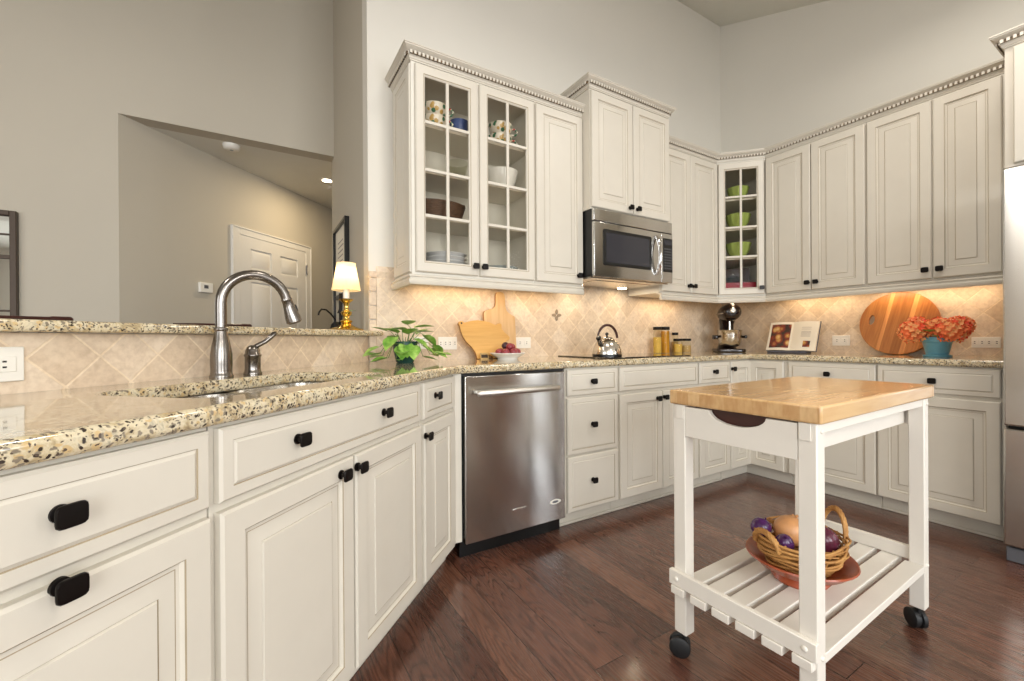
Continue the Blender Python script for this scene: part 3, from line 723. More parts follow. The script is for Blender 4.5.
# ------------------------------------------------------------------ appliances
def build_dishwasher():
    d = thing('dishwasher', 'stainless steel dishwasher with towel-bar handle', 'dishwasher', (-2.984, -.655, 0))
    w = .591
    MB().box(.0, w, .03, .60, .10, .874).build('tub', M['black'], d)
    MB().box(.006, w-.004, -.004, .028, .082, .862).build('door_panel', M['steel'], d, bevel=.004)
    MB().box(.0, w, .015, .035, .863, .8745).build('gasket_strip', M['black'], d)
    MB().box(.0, w, .055, .08, 0, .099).build('kick_plate', M['black'], d)
    h = MB(); h.tube([(.050, -.050, .785), (.056, -.054, .785), (.30, -.056, .785), (.505, -.054, .785), (.511, -.050, .785)], [.011, .0155, .0155, .0155, .011], 16)
    for x in (.07, .491): h.tube([(x, -.052, .785), (x, -.003, .785)], .008, 12)
    h.build('handle', M['satin'], d, smooth=50)
    MB().box(.259, .342, -.008, -.0035, .183, .196).build('badge_bar', M['chrome'], d, bevel=.002)
    b = MB(); n = 24; b.prism_y([(.520+.036*math.cos(2*PI*k/n), .181+.0125*math.sin(2*PI*k/n)) for k in range(n)], -.0052, -.0036, 0); b.prism_y([(.520+.020*math.cos(2*PI*k/n), .181+.006*math.sin(2*PI*k/n)) for k in range(n)], -.0057, -.005, 1)
    b.build('oval_badge', [M['plastic'], M['keys']], d, smooth=0)
build_dishwasher()

def build_microwave():
    m = thing('microwave', 'stainless over-the-range microwave hung above the cooktop', 'microwave', (-2.0, -.450, 0))
    w, z0, z1 = .733, 1.424, 1.851
    MB().box(.004, w-.004, .022, .438, z0+.006, z1).build('case', M['black'], m)
    u = MB(); u.box(.012, w-.012, .03, .40, z0-.006, z0+.005); u.box(.10, .62, .10, .30, z0-.009, z0-.006); u.build('underside', M['steel2'], m)
    for x in (.15, w-.15): 
        l = MB(); l.lathe([(0, z0-.0125), (.032, z0-.0125), (.034, z0-.009), (0, z0-.0088)], 20, (x, .34, 0)); l.build('hood_light', M['lamp_on'], m)
    v = MB(); v.box(0, w, 0, .0215, 1.775, z1); v.build('vent_strip', M['steel'], m, bevel=.004)
    MB().box(0, w, .003, .0215, 1.770, 1.7745).build('vent_gap', M['black'], m)
    MB().box(0, .618, -.002, .0215, z0, 1.7695).build('door', M['steel'], m, bevel=.004)
    dd = m.children[-1]
    wn = MB(); r = rrect(.075, .515, 1.500, 1.728, .012, 4); wn.prism_y(r, -.005, -.0022); wn.build('window_frame', M['black'], dd, smooth=0)
    r = rrect(.098, .492, 1.520, 1.708, .01, 4); MB().prism_y(r, -.0056, -.0051).build('window_glass', M['mwglass'], dd, smooth=0)
    MB().box(.6185, w, -.002, .0215, z0, 1.7695).build('control_bezel', M['steel'], m, bevel=.004)
    cb = m.children[-1]
    MB().box(.634, w-.004, -.005, -.0021, 1.50, 1.735).build('control_panel', M['black'], cb, bevel=.002)
    k = MB()
    for i in range(4):
        for j in range(8): k.box(.644+.021*i, .644+.021*i+.014, -.0062, -.0051, 1.52+.0195*j, 1.52+.0195*j+.009)
    k.build('keypad', M['keys'], cb, smooth=0)
    MB().box(.646, .722, -.0062, -.0051, 1.688, 1.722).build('display', M['mwglass'], cb)
    h = MB(); pts = []
    for q in range(13):
        a = q/12; zz = 1.475+.265*a; pts.append((.562, -.006-.036*math.sin(PI*a)**.8, zz))
    h.tube(pts, [.010]+[.0125]*11+[.010], 14); h.build('handle', M['chrome'], dd, smooth=60)
build_microwave()

def build_fridge():
    f = thing('refrigerator', 'stainless steel bottom-freezer refrigerator at the end of the right wall', 'refrigerator', (-.865, -1.953, 0), -PI/2)
    w = .91
    MB().box(.004, w-.004, .072, .84, .02, 1.80).build('case', M['black'], f)
    d1 = MB(); d1.box(0, w/2-.002, 0, .07, .625, 1.805); d = d1.build('door', M['steel'], f, bevel=.008, seg=3)
    h = MB(); h.tube([(w/2-.05, -.045, .75), (w/2-.05, -.05, .78), (w/2-.05, -.05, 1.58), (w/2-.05, -.045, 1.61)], [.009, .012, .012, .009], 14)
    for z in (.80, 1.56): h.tube([(w/2-.05, -.048, z), (w/2-.05, .001, z)], .008, 10)
    h.build('handle', M['steel2'], d)
    d2 = MB().box(w/2+.002, w, 0, .07, .625, 1.805).build('door', M['steel'], f, bevel=.008, seg=3)
    h = MB(); h.tube([(w/2+.05, -.045, .75), (w/2+.05, -.05, .78), (w/2+.05, -.05, 1.58), (w/2+.05, -.045, 1.61)], [.009, .012, .012, .009], 14)
    for z in (.80, 1.56): h.tube([(w/2+.05, -.048, z), (w/2+.05, .001, z)], .008, 10)
    h.build('handle', M['steel2'], d2)
    z = MB().box(0, w, 0, .07, .075, .612).build('freezer_drawer', M['steel'], f, bevel=.008, seg=3)
    h = MB(); h.tube([(.12, -.05, .55), (w-.12, -.05, .55)], .012, 14)
    for x in (.16, w-.16): h.tube([(x, -.048, .55), (x, .001, .55)], .008, 10)
    h.build('handle', M['steel2'], z)
    MB().box(.004, w-.004, .02, .10, .0, .065).build('base_grille', M['keys'], f, bevel=.004)
build_fridge()
o = MB().box(-2.01, -1.262, -.592, -.082, CT+.0002, CT+.007).build('cooktop', M['cooktop'], bevel=.003); tag(o, 'black glass cooktop set flush on the granite under the microwave', 'cooktop')

# ------------------------------------------------------------------ kitchen cart
def build_cart():
    c = thing('kitchen_cart', 'white slatted kitchen cart with thick butcher block top on casters', 'cart', (-2.6371, -1.9656, 0), math.radians(1.4))
    w, d, zt, zu, lg = .4297, .8665, .8658, .8206, .0435     # local y = w, local x = d
    MB().box(0, d, -.009, w, zu, zt).build('top', M['butcher'], c, bevel=.006, seg=3)
    y0, y1 = .0045, w-.0105; x0, x1 = .0067, d-.0125
    zb = .082
    for (lx, ly) in ((x0, y0), (x0, y1-lg), (x1-lg, y0), (x1-lg, y1-lg)):
        l = MB(); l.box(lx, lx+lg, ly, ly+lg, zb, zu-.0005); L = l.build('leg', M['cartw'], c, bevel=.003)
        # twin-wheel caster
        k = MB(); cx, cy = lx+lg/2, ly+lg/2
        k.tube([(cx, cy, .05), (cx, cy, zb-.0005)], .006, 10)
        an = math.radians(35 if ly > .2 else -40); ax = Vector((math.cos(an), math.sin(an), 0)); off = Vector((-ax.y, ax.x, 0))*.014
        cc = Vector((cx, cy, .033))+off
        for s_ in (-1, 1):
            a0 = cc+ax*(.004*s_); k.tube([a0, a0+ax*.002*s_, a0+ax*.014*s_, a0+ax*.018*s_], [.029, .0325, .0325, .026], 22)
        k.tube([cc-ax*.004, cc+ax*.004], .026, 16)
        k.tube([cc+Vector((0, 0, .004))-off*.2, cc+Vector((0, 0, .02))-off*.6, Vector((cx, cy, .06))], [.012, .014, .010], 10)
        k.build('caster', M['rubber'], L, smooth=50)
    # drawer with a half-round finger cut-out, on the side facing the sink run
    dz0, dz1 = .722, .816; ya, yb_ = y0+lg+.001, y1-lg-.001
    ym, rr, rz = (ya+yb_)/2-.002, .083, .036
    out = [(ya, dz0), (yb_, dz0), (yb_, dz1)]
    for k in range(15):
        a = PI*k/14; out.append((ym+rr*math.cos(a), dz1-rz*math.sin(a)))
    out.append((ya, dz1))
    fr = MB(); fr.prism_y(out, 0, .016); fr.v = [(x0+.0 + y, x, z) for x, y, z in fr.v]
    D = fr.build('drawer_front', M['cartw'], c, bevel=.0015)
    bx = MB(); xa, xb = x0+.0165, x1-.03
    bx.box(xa, xb, ya+.012, ya+.024, dz0+.004, dz1-.01).box(xa, xb, yb_-.024, yb_-.012, dz0+.004, dz1-.01).box(xa, xb, ya+.024, yb_-.024, dz0+.02, dz0+.026)
    bx.build('drawer_box', M['cartw'], c, smooth=0)
    MB().box(x0+.018, x0+.02, ya+.0245, yb_-.0245, dz0+.0265, dz1+.002).build('cutout_shade_sheet', M['stoolwood'], c, smooth=0)  # dark sheet put behind the cut-out as the shade inside the drawer
    for ly in (y0, y1-lg):
        MB().box(x0-.0045, x0-.0005, ly+(.004 if ly > .2 else .012), ly+lg-(.012 if ly > .2 else .004), .776, .8195).build('corner_block', M['cartw'], c, bevel=.001)
    for ly in (y0+.004, y1-.022):
        MB().box(x0+lg, x1-lg, ly, ly+.018, .792, .8195).build('apron_rail', M['cartw'], c, bevel=.002)
    MB().box(x1-.022, x1-.004, y0+lg, y1-lg, .722, .8195).build('apron_rail', M['cartw'], c, bevel=.002)
    # lower shelf
    r = MB().box(x0-.0185, x0-.0005, y0-.004, y1+.006, .2395, .286).build('shelf_rail', M['cartw'], c, bevel=.002)
    MB().box(x1-.030, x1-.012, y0+lg+.0005, y1-lg-.0005, .2395, .286).build('shelf_rail', M['cartw'], c, bevel=.002)
    for ly in (y0+lg/2, y1-lg/2):
        b = MB(); xo = x0-.0185
        b.tube([(xo, ly, .263), (xo-.003, ly, .263), (xo-.0045, ly, .263)], [.0075, .007, .003], 14); b.build('bolt_cap', M['cartw'], r, smooth=60)
    n = 6; pitch = (y1-y0-.054)/(n-1)
    for k in range(n):
        ys = y0+.0005+pitch*k
        xs0, xs1 = x0-.0225, x1-.004
        if k in (0, n-1): MB().box(x0+lg+.0005, x1-lg-.0005, ys+.0, ys+.053, .214, .2385).build('slat', M['cartw'], c, bevel=.002); 
        else: MB().box(xs0, xs1, ys, ys+.053, .214, .2385).build('slat', M['cartw'], c, bevel=.002)
        if k in (0, n-1): MB().box(xs0, x0-.0005, ys+.004, ys+.050, .214, .2385).build('slat_end', M['cartw'], c, bevel=.002)
    for (lx, ly) in ((x0, y0), (x1-lg, y0)):
        for z in (.80, .235):
            b = MB(); b.tube([(lx+lg*.55, y0+.0005, z), (lx+lg*.55, y0-.003, z), (lx+lg*.55, y0-.0045, z)], [.007, .0065, .003], 14); b.build('bolt_cap', M['cartw'], c, smooth=60)
build_cart()

# ------------------------------------------------------------------ the onion basket on the cart shelf
SHZ = .239
def build_basket():
    cx, cy = -2.275, -1.752
    t = MB(); t.lathe([(0, 0), (.078, 0), (.082, .006), (.076, .018), (.072, .024), (.095, .032), (.128, .050), (.152, .072), (.158, .076), (.156, .081), (.148, .080), (.122, .060), (.09, .042), (.04, .034), (0, .033)], 40)
    o = t.build('terracotta_dish', M['terracotta'], loc=(cx, cy, SHZ), smooth=50); tag(o, 'footed terracotta dish on the cart shelf', 'dish')
    b = thing('wicker_basket', 'tangled willow vine basket with looped handles in the terracotta dish', 'basket', (cx, cy, SHZ))
    r = random.Random(3); mb = MB()
    for s_ in range(17):
        R = .088+.046*min(1, s_/12)+r.uniform(-.006, .006); z = .050+.0062*s_+r.uniform(-.004, .004); ph = r.uniform(0, 6.28); pts = []
        kx = r.choice((2, 3)); am = r.uniform(.004, .010)
        for k in range(40):
            a = 2*PI*k/40; rr = R+.004*math.sin(5*a+ph); pts.append((1.05*rr*math.cos(a), .93*rr*math.sin(a), z+am*math.sin(kx*a+ph)))
        mb.ring(pts, r.uniform(.0025, .0042), 7)
    for s_ in range(18):
        a = 2*PI*s_/18; mb.tube([(1.05*.078*math.cos(a), .93*.078*math.sin(a), .046), (1.05*.112*math.cos(a+.1), .93*.112*math.sin(a+.1), .09), (1.05*.132*math.cos(a+.2), .93*.132*math.sin(a+.2), .15)], .003, 6)
    mb.lathe([(0, .040), (.085, .046), (.085, .050), (0, .046)], 24)
    mb.build('bowl', M['wicker'], b, smooth=60)
    def loop(ax, ay, h, wd, name):
        m = MB(); ca = math.atan2(ay, ax); tx, ty = -math.sin(ca), math.cos(ca); rad = math.hypot(ax, ay)
        for j in range(5):
            pts = []
            for k in range(19):
                a = PI*k/18; o_ = .006*math.sin(5*a+j*1.3); q = rad+.006*math.cos(5*a+j*1.3)+.012*math.sin(a)
                pts.append((math.cos(ca)*q+tx*wd*math.cos(a), math.sin(ca)*q+ty*wd*math.cos(a), .128+h*math.sin(a)+o_))
            m.tube(pts, .0042, 7)
        m.build('handle', M['wicker'], b, smooth=60)
    loop(.122, -.045, .092, .046, 'h'); loop(-.130, .035, .046, .046, 'h')
    def veg(name, x, y, z, rx, ry, rz, mat, label, cat, tilt=(0, 0, 0), neck=True):
        m = MB(); prof = []
        for k in range(15):
            a = PI*k/14; rr = math.sin(a)**.9; zz = -math.cos(a)
            if neck and k > 11: rr *= .8
            prof.append((max(rr, .02), zz*(1.0 if zz < .6 else 1.05)))
        if neck: prof += [(.09, 1.16), (.05, 1.32)]
        m.lathe(prof, 24); m.xf(Matrix.Diagonal((rx, ry, rz, 1)))
        o = m.build(name, mat, loc=(cx+x, cy+y, SHZ+z), rot=tilt, smooth=60); tag(o, label, cat, 'onions in the wicker basket'); return o
    veg('onion', .002, .030, .146, .050, .050, .046, M['onion'], 'large tan yellow onion on top of the wicker basket', 'onion', (.3, .2, 0))
    veg('onion', .052, -.048, .128, .050, .044, .042, M['redonion'], 'dull red onion behind the near leg of the cart', 'onion', (.1, .9, .2))
    veg('onion', -.084, .006, .130, .030, .028, .040, M['purple'], 'shiny purple onion framed by the low basket handle', 'onion', (.2, -.7, .3))
    veg('onion', -.058, .094, .148, .032, .032, .030, M['purple'], 'shiny purple onion peeking over the back rim of the basket', 'onion', (.4, .1, 0))
    veg('onion', .078, .070, .128, .036, .036, .034, M['onion'], 'small brown-skinned onion under the tall basket handle', 'onion', (.1, .4, 0))
build_basket()

# ------------------------------------------------------------------ things on the range counter
def leaf_mesh(mb, base, dirv, L, w, droop, m=0, cup=.15):
    d = Vector(dirv).normalized(); up = Vector((0, 0, 1))
    sd = d.cross(up)
    if sd.length < .05: sd = Vector((1, 0, 0))
    sd.normalize(); nu = sd.cross(d).normalized(); rows = []; n = 7
    prof = [0.12, .75, 1.0, .92, .68, .36, .02]
    for k in range(n):
        a = k/(n-1); c = Vector(base)+d*L*a-up*droop*L*a*a
        hw = w*prof[k]; rows.append([c-sd*hw+nu*cup*hw-d*(.10*L if k == 1 else 0), c, c+sd*hw+nu*cup*hw-d*(.10*L if k == 1 else 0)])
    vs = [p for r in rows for p in r]; fs = []
    for k in range(n-1):
        for j in (0, 1): fs.append((3*k+j, 3*k+j+1, 3*k+4+j, 3*k+3+j))
    mb.add(vs, fs, m)
def build_pothos():
    p = thing('potted_pothos', 'trailing pothos in a dark green pot at the bend of the counter', 'potted plant', (-3.125, -.225, CT))
    b = MB(); b.lathe([(0, 0), (.042, 0), (.046, .004), (.060, .06), (.066, .105), (.067, .112), (.061, .112), (.056, .098), (0, .096)], 28, mats=[0]*7+[1, 1]); b.build('pot', [M['greenpot'], M['soil']], p, smooth=45)
    r = random.Random(11); lf = MB(); st = MB()
    # (direction, reach, height above the counter, leaf length)
    spec = [(205, .165, .050, .105), (215, .13, .030, .10), (195, .14, .085, .095), (222, .19, .035, .085), (188, .12, .04, .085), (232, .10, .02, .08),
            (240, .06, .085, .10), (262, .055, .10, .10), (285, .07, .09, .10), (250, .09, .06, .09), (300, .06, .125, .095), (325, .09, .09, .095), (345, .12, .07, .095), (318, .15, .055, .095), (335, .18, .045, .085), (310, .11, .03, .08), (352, .16, .09, .085), (5, .14, .04, .08),
            (200, .05, .155, .10), (230, .03, .17, .095), (330, .05, .185, .11), (10, .06, .16, .10), (280, .03, .15, .10), (215, .08, .135, .10), (30, .09, .15, .09), (120, .05, .14, .09), (180, .09, .165, .085), (345, .10, .145, .10), (60, .07, .11, .08), (300, .02, .20, .09)]
    for a, rad, hz, L_ in spec:
        a = math.radians(a+r.uniform(-6, 6)); e = Vector((rad*math.cos(a), rad*math.sin(a), hz))
        s0 = Vector((.02*math.cos(a), .02*math.sin(a), .098)); mid = (s0+e)/2+Vector((.02*math.cos(a), .02*math.sin(a), .035))
        st.tube([s0, mid, e], .0016, 5)
        b_ = a+r.uniform(-.7, .7)
        # leaves turn their faces to the room: they hang and nod outward
        dv = Vector((math.cos(b_), math.sin(b_), r.uniform(-.9, -.1) if hz > .06 else r.uniform(-.35, .0)))
        if hz > .145: dv.z = r.uniform(.0, .5)
        if e.z+dv.normalized().z*L_ < .01: dv.z = -.02
        leaf_mesh(lf, e, dv, L_, L_*.42, .06 if e.z > .05 else 0, 0, .25)
    st.build('stems', M['stem'], p); lf.build('leaves', M['leaf'], p, smooth=80)
build_pothos()

def lean(o, y_foot, tilt): pass
def build_boards():
    # pig-shaped board, traced in real size: origin at its feet, x along the wall
    out = [(-.155, 0), (-.155, .014), (-.163, .04), (-.185, .075), (-.215, .105), (-.236, .14), (-.246, .175), (-.250, .205), (-.257, .214), (-.258, .222), (-.252, .231), (-.240, .236), (-.226, .235), (-.216, .226), (-.19, .233), (-.16, .240), (-.125, .243), (-.09, .240), (-.05, .233), (-.012, .218), (-.003, .214), (.012, .222), (.030, .226), (.041, .222), (.044, .212), (.041, .200), (.043, .188), (.058, .168), (.079, .150), (.092, .136), (.093, .124), (.085, .115), (.064, .108), (.05, .088), (.03, .062), (.008, .04), (.004, .018), (.004, 0), (-.045, 0), (-.05, .014), (-.075, .020), (-.105, .014), (-.11, 0)]
    m = MB(); m.prism_y(out, -.009, .009, 0, 1); o = m.build('cutting_board', [M['pigwood'], M['edgewood']], loc=(-2.497, -.118, CT+.001), rot=(math.radians(-12), 0, 0), bevel=.003)
    tag(o, 'pig-shaped pale maple cutting board leaning against the tile', 'cutting board')
    e = MB(); e.prism_y([(-.2365+.006*math.cos(k*PI/6), .222+.006*math.sin(k*PI/6)) for k in range(12)], -.0095, -.009); e.build('tail_hole', M['slot'], o, smooth=0)
    # paddle board behind it
    out = [(-.11, 0), (.115, 0), (.118, .005), (.118, .26), (.112, .272), (.085, .285), (.058, .305), (.050, .33), (.048, .405), (.040, .425), (.014, .43), (-.012, .425), (-.020, .405), (-.022, .36), (-.026, .335), (-.045, .318), (-.085, .308), (-.105, .300), (-.113, .285), (-.113, .005)]
    m = MB(); m.prism_y(out, -.009, .009, 0, 1); o = m.build('cutting_board', [M['paddlewood'], M['edgewood']], loc=(-2.452, -.064, CT+.001), rot=(math.radians(-5.0), 0, 0), bevel=.003)
    tag(o, 'honey maple paddle cutting board with handle, standing behind the pig board', 'cutting board')
    # small card in front of the pig board
    c = thing('recipe_card', 'little tan card propped at the foot of the pig board', 'card', (-2.612, -.150, CT+.0005))
    MB().box(-.028, .028, 0, .003, 0, .038).build('card', M['herb'], c, rot=(math.radians(-10), 0, 0)); MB().box(-.022, .022, -.001, -.0002, .008, .028).build('print', M['bronze'], c, rot=(math.radians(-10), 0, 0))
    # dish of plums
    d = MB(); d.lathe([(0, 0), (.060, 0), (.062, .004), (.064, .010), (.098, .028), (.108, .036), (.108, .039), (.102, .038), (.075, .024), (.045, .017), (0, .016)], 36)
    bx, by = -2.495, -.225
    o = d.build('dish', M['porcelain'], loc=(bx, by, CT), smooth=50); tag(o, 'shallow white footed dish in front of the paddle board', 'dish')
    fr = [(-.058, .0, .033, 'plum'), (-.036, -.042, .033, 'plum'), (.008, -.056, .034, 'plum'), (.046, -.034, .033, 'plum'), (.06, .006, .034, 'plum'), (.036, .046, .034, 'plum'), (-.018, .052, .033, 'plum'), (0, 0, .028, 'plum'), (-.012, .004, .071, 'darkplum'), (.030, .002, .063, 'plum'), (.0, -.028, .066, 'plum')]
    words = ['at the left rim', 'at the front left', 'at the front centre', 'at the front right', 'at the right rim', 'at the back right', 'at the back left', 'at the bottom of the pile', 'dark, on top', 'on the upper right', 'on top at the front']
    for (x, y, z, mt), wd in zip(fr, words):
        m = MB(); m.ball((0, 0, 0), .0245, .0235, .0225, seg=16, rings=10)
        o = m.build('plum', M[mt], loc=(bx+x, by+y, CT+z+.010), smooth=60); tag(o, 'small red plum %s in the white footed dish' % wd if mt == 'plum' else 'dark purple plum on top of the white footed dish', 'plum', 'plums in the white dish')
build_boards()

def build_kettle():
    k = thing('kettle', 'stainless steel whistling kettle with arched black handle on the cooktop', 'kettle', (-1.797, -.345, CT+.0072)); k.scale = (.93, .93, .93)
    b = MB(); b.lathe([(0, 0), (.098, 0), (.102, .006), (.103, .016), (.100, .035), (.093, .062), (.080, .09), (.062, .11), (.045, .120), (.040, .122), (0, .124)], 36); b.build('body', M['steel2'], k, smooth=50)
    MB().lathe([(.0, -.0002), (.1035, .0), (.1045, .008), (.103, .012)], 36).build('base_band', M['black'], k)
    l = MB(); l.lathe([(0, .122), (.040, .1225), (.036, .131), (.016, .138), (0, .139)], 28); l.build('lid', M['steel2'], k, smooth=50)
    l = MB(); l.lathe([(0, .138), (.006, .138), (.007, .146), (.012, .152), (.012, .160), (.006, .166), (0, .167)], 18); l.build('lid_knob', M['black'], k, smooth=60)
    s = MB(); s.tube([(-.065, -.02, .075), (-.088, -.027, .098), (-.104, -.032, .118), (-.110, -.034, .126)], [.026, .021, .017, .016], 16); s.build('spout', M['steel2'], k, smooth=60)
    s = MB(); s.tube([(-.106, -.033, .121), (-.114, -.035, .131), (-.118, -.036, .137)], [.019, .019, .012], 14); s.build('whistle_cap', M['black'], k)
    h = MB(); pts = []
    for i in range(17):
        a = math.radians(168-i*(160/16)); pts.append((.006+.088*math.cos(a), -.008*math.cos(a), .112+.108*math.sin(a)))
    h.tube(pts, [.007]*3+[.0095]*12+[.0085]*2, 12); h.build('handle', M['stoolwood'], k, smooth=60)
build_kettle()

def build_jars():
    def jar(x, y, r, h, lid, label, fill, fh, name, cat):
        j = thing(name, label, cat, (x, y, CT))
        b = MB(); b.lathe([(0, 0), (r*.96, 0), (r, .004), (r, h*.86), (r*.86, h*.95), (r*.80, h), (0, h)], 22); b.build('glass', M['jarglass'], j, smooth=45)
        f = MB(); f.lathe([(0, .003), (r*.9, .003), (r*.92, .006), (r*.92, fh), (0, fh)], 20); f.build('contents', M[fill], j)
        l = MB(); l.lathe([(0, h), (r*.95, h), (r*1.0, h+.003), (r*1.0, h+lid-.003), (r*.92, h+lid), (0, h+lid)], 22); l.build('lid', M['iron'], j, smooth=40)
    jar(-1.022, -.105, .034, .190, .024, 'tall glass jar with pale contents and grey cap, leftmost on the counter behind the cooktop', 'spice', .13, 'spice_jar', 'jar')
    jar(-.928, -.105, .036, .190, .026, 'tall jar full of amber oil with dark cap behind the cooktop', 'oil', .180, 'oil_bottle', 'bottle')
    jar(-.862, -.052, .024, .148, .022, 'medium spice jar right behind the amber oil jar', 'herb', .09, 'spice_jar', 'jar')
    jar(-.735, -.050, .026, .148, .022, 'medium spice jar at the back between the short jars', 'herb', .09, 'spice_jar', 'jar')
    jar(-.821, -.145, .036, .098, .020, 'short spice jar with yellow contents beside the amber oil jar', 'spice', .072, 'spice_jar', 'jar')
    jar(-.716, -.145, .040, .098, .020, 'short spice jar with tan contents nearest the stand mixer', 'herb', .06, 'spice_jar', 'jar')
build_jars()

def build_mixer():
    m = thing('stand_mixer', 'gloss black bowl-lift stand mixer in the corner of the counter', 'stand mixer', (-.275, -.242, CT), -PI/4)
    # local: x to the viewer's right, y towards the corner; faces -y
    b = MB(); b.prism(rrect(-.115, .115, -.135, .13, .045, 6), 0, .028); b.build('base', M['mixerblk'], m, bevel=.01, seg=3)
    c = MB(); lo = []
    for z, w_, y0, y1 in ((.028, .075, .01, .125), (.06, .062, .03, .12), (.15, .055, .04, .115), (.24, .056, .03, .115), (.285, .062, .0, .11)):
        lo.append([(x, y, z) for x, y in rrect(-w_, w_, y0, y1, .03, 5)])
    c.loft(lo); c.build('column', M['mixerblk'], m, smooth=60)
    h = MB(); lo = []
    for y, r, zc in ((-.152, .012, .343), (-.150, .040, .343), (-.140, .062, .343), (-.118, .076, .342), (-.08, .082, .340), (0, .082, .336), (.07, .076, .332), (.11, .058, .328), (.125, .02, .326)):
        lo.append([(r*math.cos(2*PI*k/28), y, zc+.92*r*math.sin(2*PI*k/28)) for k in range(28)])
    h.loft(lo); h.build('head', M['mixerblk'], m, smooth=60)
    t = MB(); lo = []
    for y, r in ((-.128, .0725), (-.122, .0765), (-.110, .0795), (-.106, .0788)): lo.append([(r*math.cos(2*PI*k/28), y, .342+.92*r*math.sin(2*PI*k/28)) for k in range(28)])
    t = MB(); n = 13
    for s_ in (-1, 1):
        pts = [(s_*.0835*math.cos(a), -.145+.145*(1-math.cos(a)) if 0 else -.13+.20*k/(n-1), .330) for k in range(n) for a in (0,)]
        t.box(min(s_*.0800, s_*.0845), max(s_*.0800, s_*.0845), -.08, .06, .324, .335)
    lo = []
    for r_, zz in ((.0, 0),): pass
    arc = [(.0815*math.cos(a), -.083-.062*math.sin(a)**.8, .330) for a in [PI*k/16 for k in range(17)]]
    t.tube(arc, .006, 8); t.build('trim_band', M['chrome'], m)
    hb = MB(); hb.tube([(0, -.146, .352), (0, -.162, .352), (0, -.168, .352)], [.024, .024, .018], 22); hb.build('attachment_hub', M['chrome'], m, smooth=45)
    bw = MB(); bw.lathe([(0, .045), (.055, .045), (.075, .055), (.088, .085), (.096, .15), (.098, .185), (.101, .188), (.098, .190), (.094, .186), (.085, .09), (.05, .058), (0, .056)], 32, (0, -.045, 0)); bw.build('bowl', M['steel2'], m, smooth=50)
    for s_ in (-1, 1):
        a = MB(); a.box(min(s_*.108, s_*.118), max(s_*.108, s_*.118), -.09, .05, .118, .140); a.box(min(s_*.055, s_*.118), max(s_*.055, s_*.118), .05, .07, .112, .146); a.tube([(s_*.112, -.06, .13), (s_*.130, -.06, .13), (s_*.134, -.06, .13)], [.013, .014, .008], 14)
        a.build('bowl_arm', M['mixerblk'], m, bevel=.003)
    bt = MB(); bt.tube([(0, -.05, .262), (0, -.05, .18)], .008, 10); bt.build('beater_shaft', M['chrome'], m)
build_mixer()

def build_book():
    b = thing('cookbook', 'open cookbook with a food photo on a low stand, right of the stand mixer', 'book', (-.150, -.700, CT), -PI/2); b.scale = (.95, 1, .98)
    st = MB(); st.box(-.175, .135, -.055, -.035, 0, .014); st.box(-.16, .12, -.035, .05, .0, .008); st.build('stand', M['gold'], b, bevel=.003)
    T = math.radians(-19)
    Mx = Matrix.Translation((0, -.035, .016)) @ Matrix.Rotation(T, 4, 'X')
    def page(x0, x1, s):
        mb = MB(); n = 9; lo = []
        for k in range(n):
            a = k/(n-1); x = x0+(x1-x0)*a; d = abs(x)/.19; y = -.010-.016*math.sin(min(1, d)*PI)*.8
            lo.append([(x, y, 0), (x, .004, 0), (x, .004, .243), (x, y, .243)])
        mb.loft(lo); mb.xf(Mx); return mb
    page(-.19, 0, -1).build('page_block', M['paper'], b, smooth=40); page(0, .19, 1).build('page_block', M['paper'], b, smooth=40)
    def strip(xs, z0, z1, mat, name, off=.0012):
        mb = MB(); vs = []; n = 9
        for k in range(n):
            x = xs[0]+(xs[1]-xs[0])*k/(n-1); y = -.010-.016*math.sin(min(1, abs(x)/.19)*PI)*.8-off; vs += [(x, y, z0), (x, y, z1)]
        mb.add(vs, [(2*k, 2*k+2, 2*k+3, 2*k+1) for k in range(n-1)]); mb.xf(Mx); o = mb.build(name, mat, b); return o
    strip((-.168, -.012), .020, .222, M['photo'], 'printed_photo'); strip((.100, .150), .028, .078, M['photo'], 'printed_photo')
    for z in (.19, .175, .155, .145, .135, .125, .115): strip((.075, .145), z, z+.003, M['ink'], 'text_lines')
    cv = MB().box(-.196, .196, .0045, .008, -.004, .248); cv.xf(Mx); cv.build('cover', M['gold'], b)
build_book()

def build_round_board():
    n = 56; R = .216
    o = thing('round_cutting_board', 'large round striped acacia board with a slotted handle hole leaning on the tile', 'cutting board', (-.095, -1.331, CT+.001), -PI/2)
    bm_o = [(R*math.cos(2*PI*k/n), R*math.sin(2*PI*k/n)+R) for k in range(n)]
    hole = [(-.148+.016*math.cos(2*PI*k/18), R+.000+.034*math.sin(2*PI*k/18)) for k in range(18)]
    s = flat_slab(bm_o, [hole], -.011, .011, 'board', M['roundwood'], .004)
    s.data.transform(Matrix.Rotation(PI/2, 4, 'X') @ Matrix.Translation((0, -R, 0))); s.parent = o
    s.matrix_local = Matrix.Translation((0, .1736*R, .985*R)) @ Matrix.Rotation(math.radians(-10), 4, 'X') @ Matrix.Rotation(math.radians(10), 4, 'Y')
build_round_board()

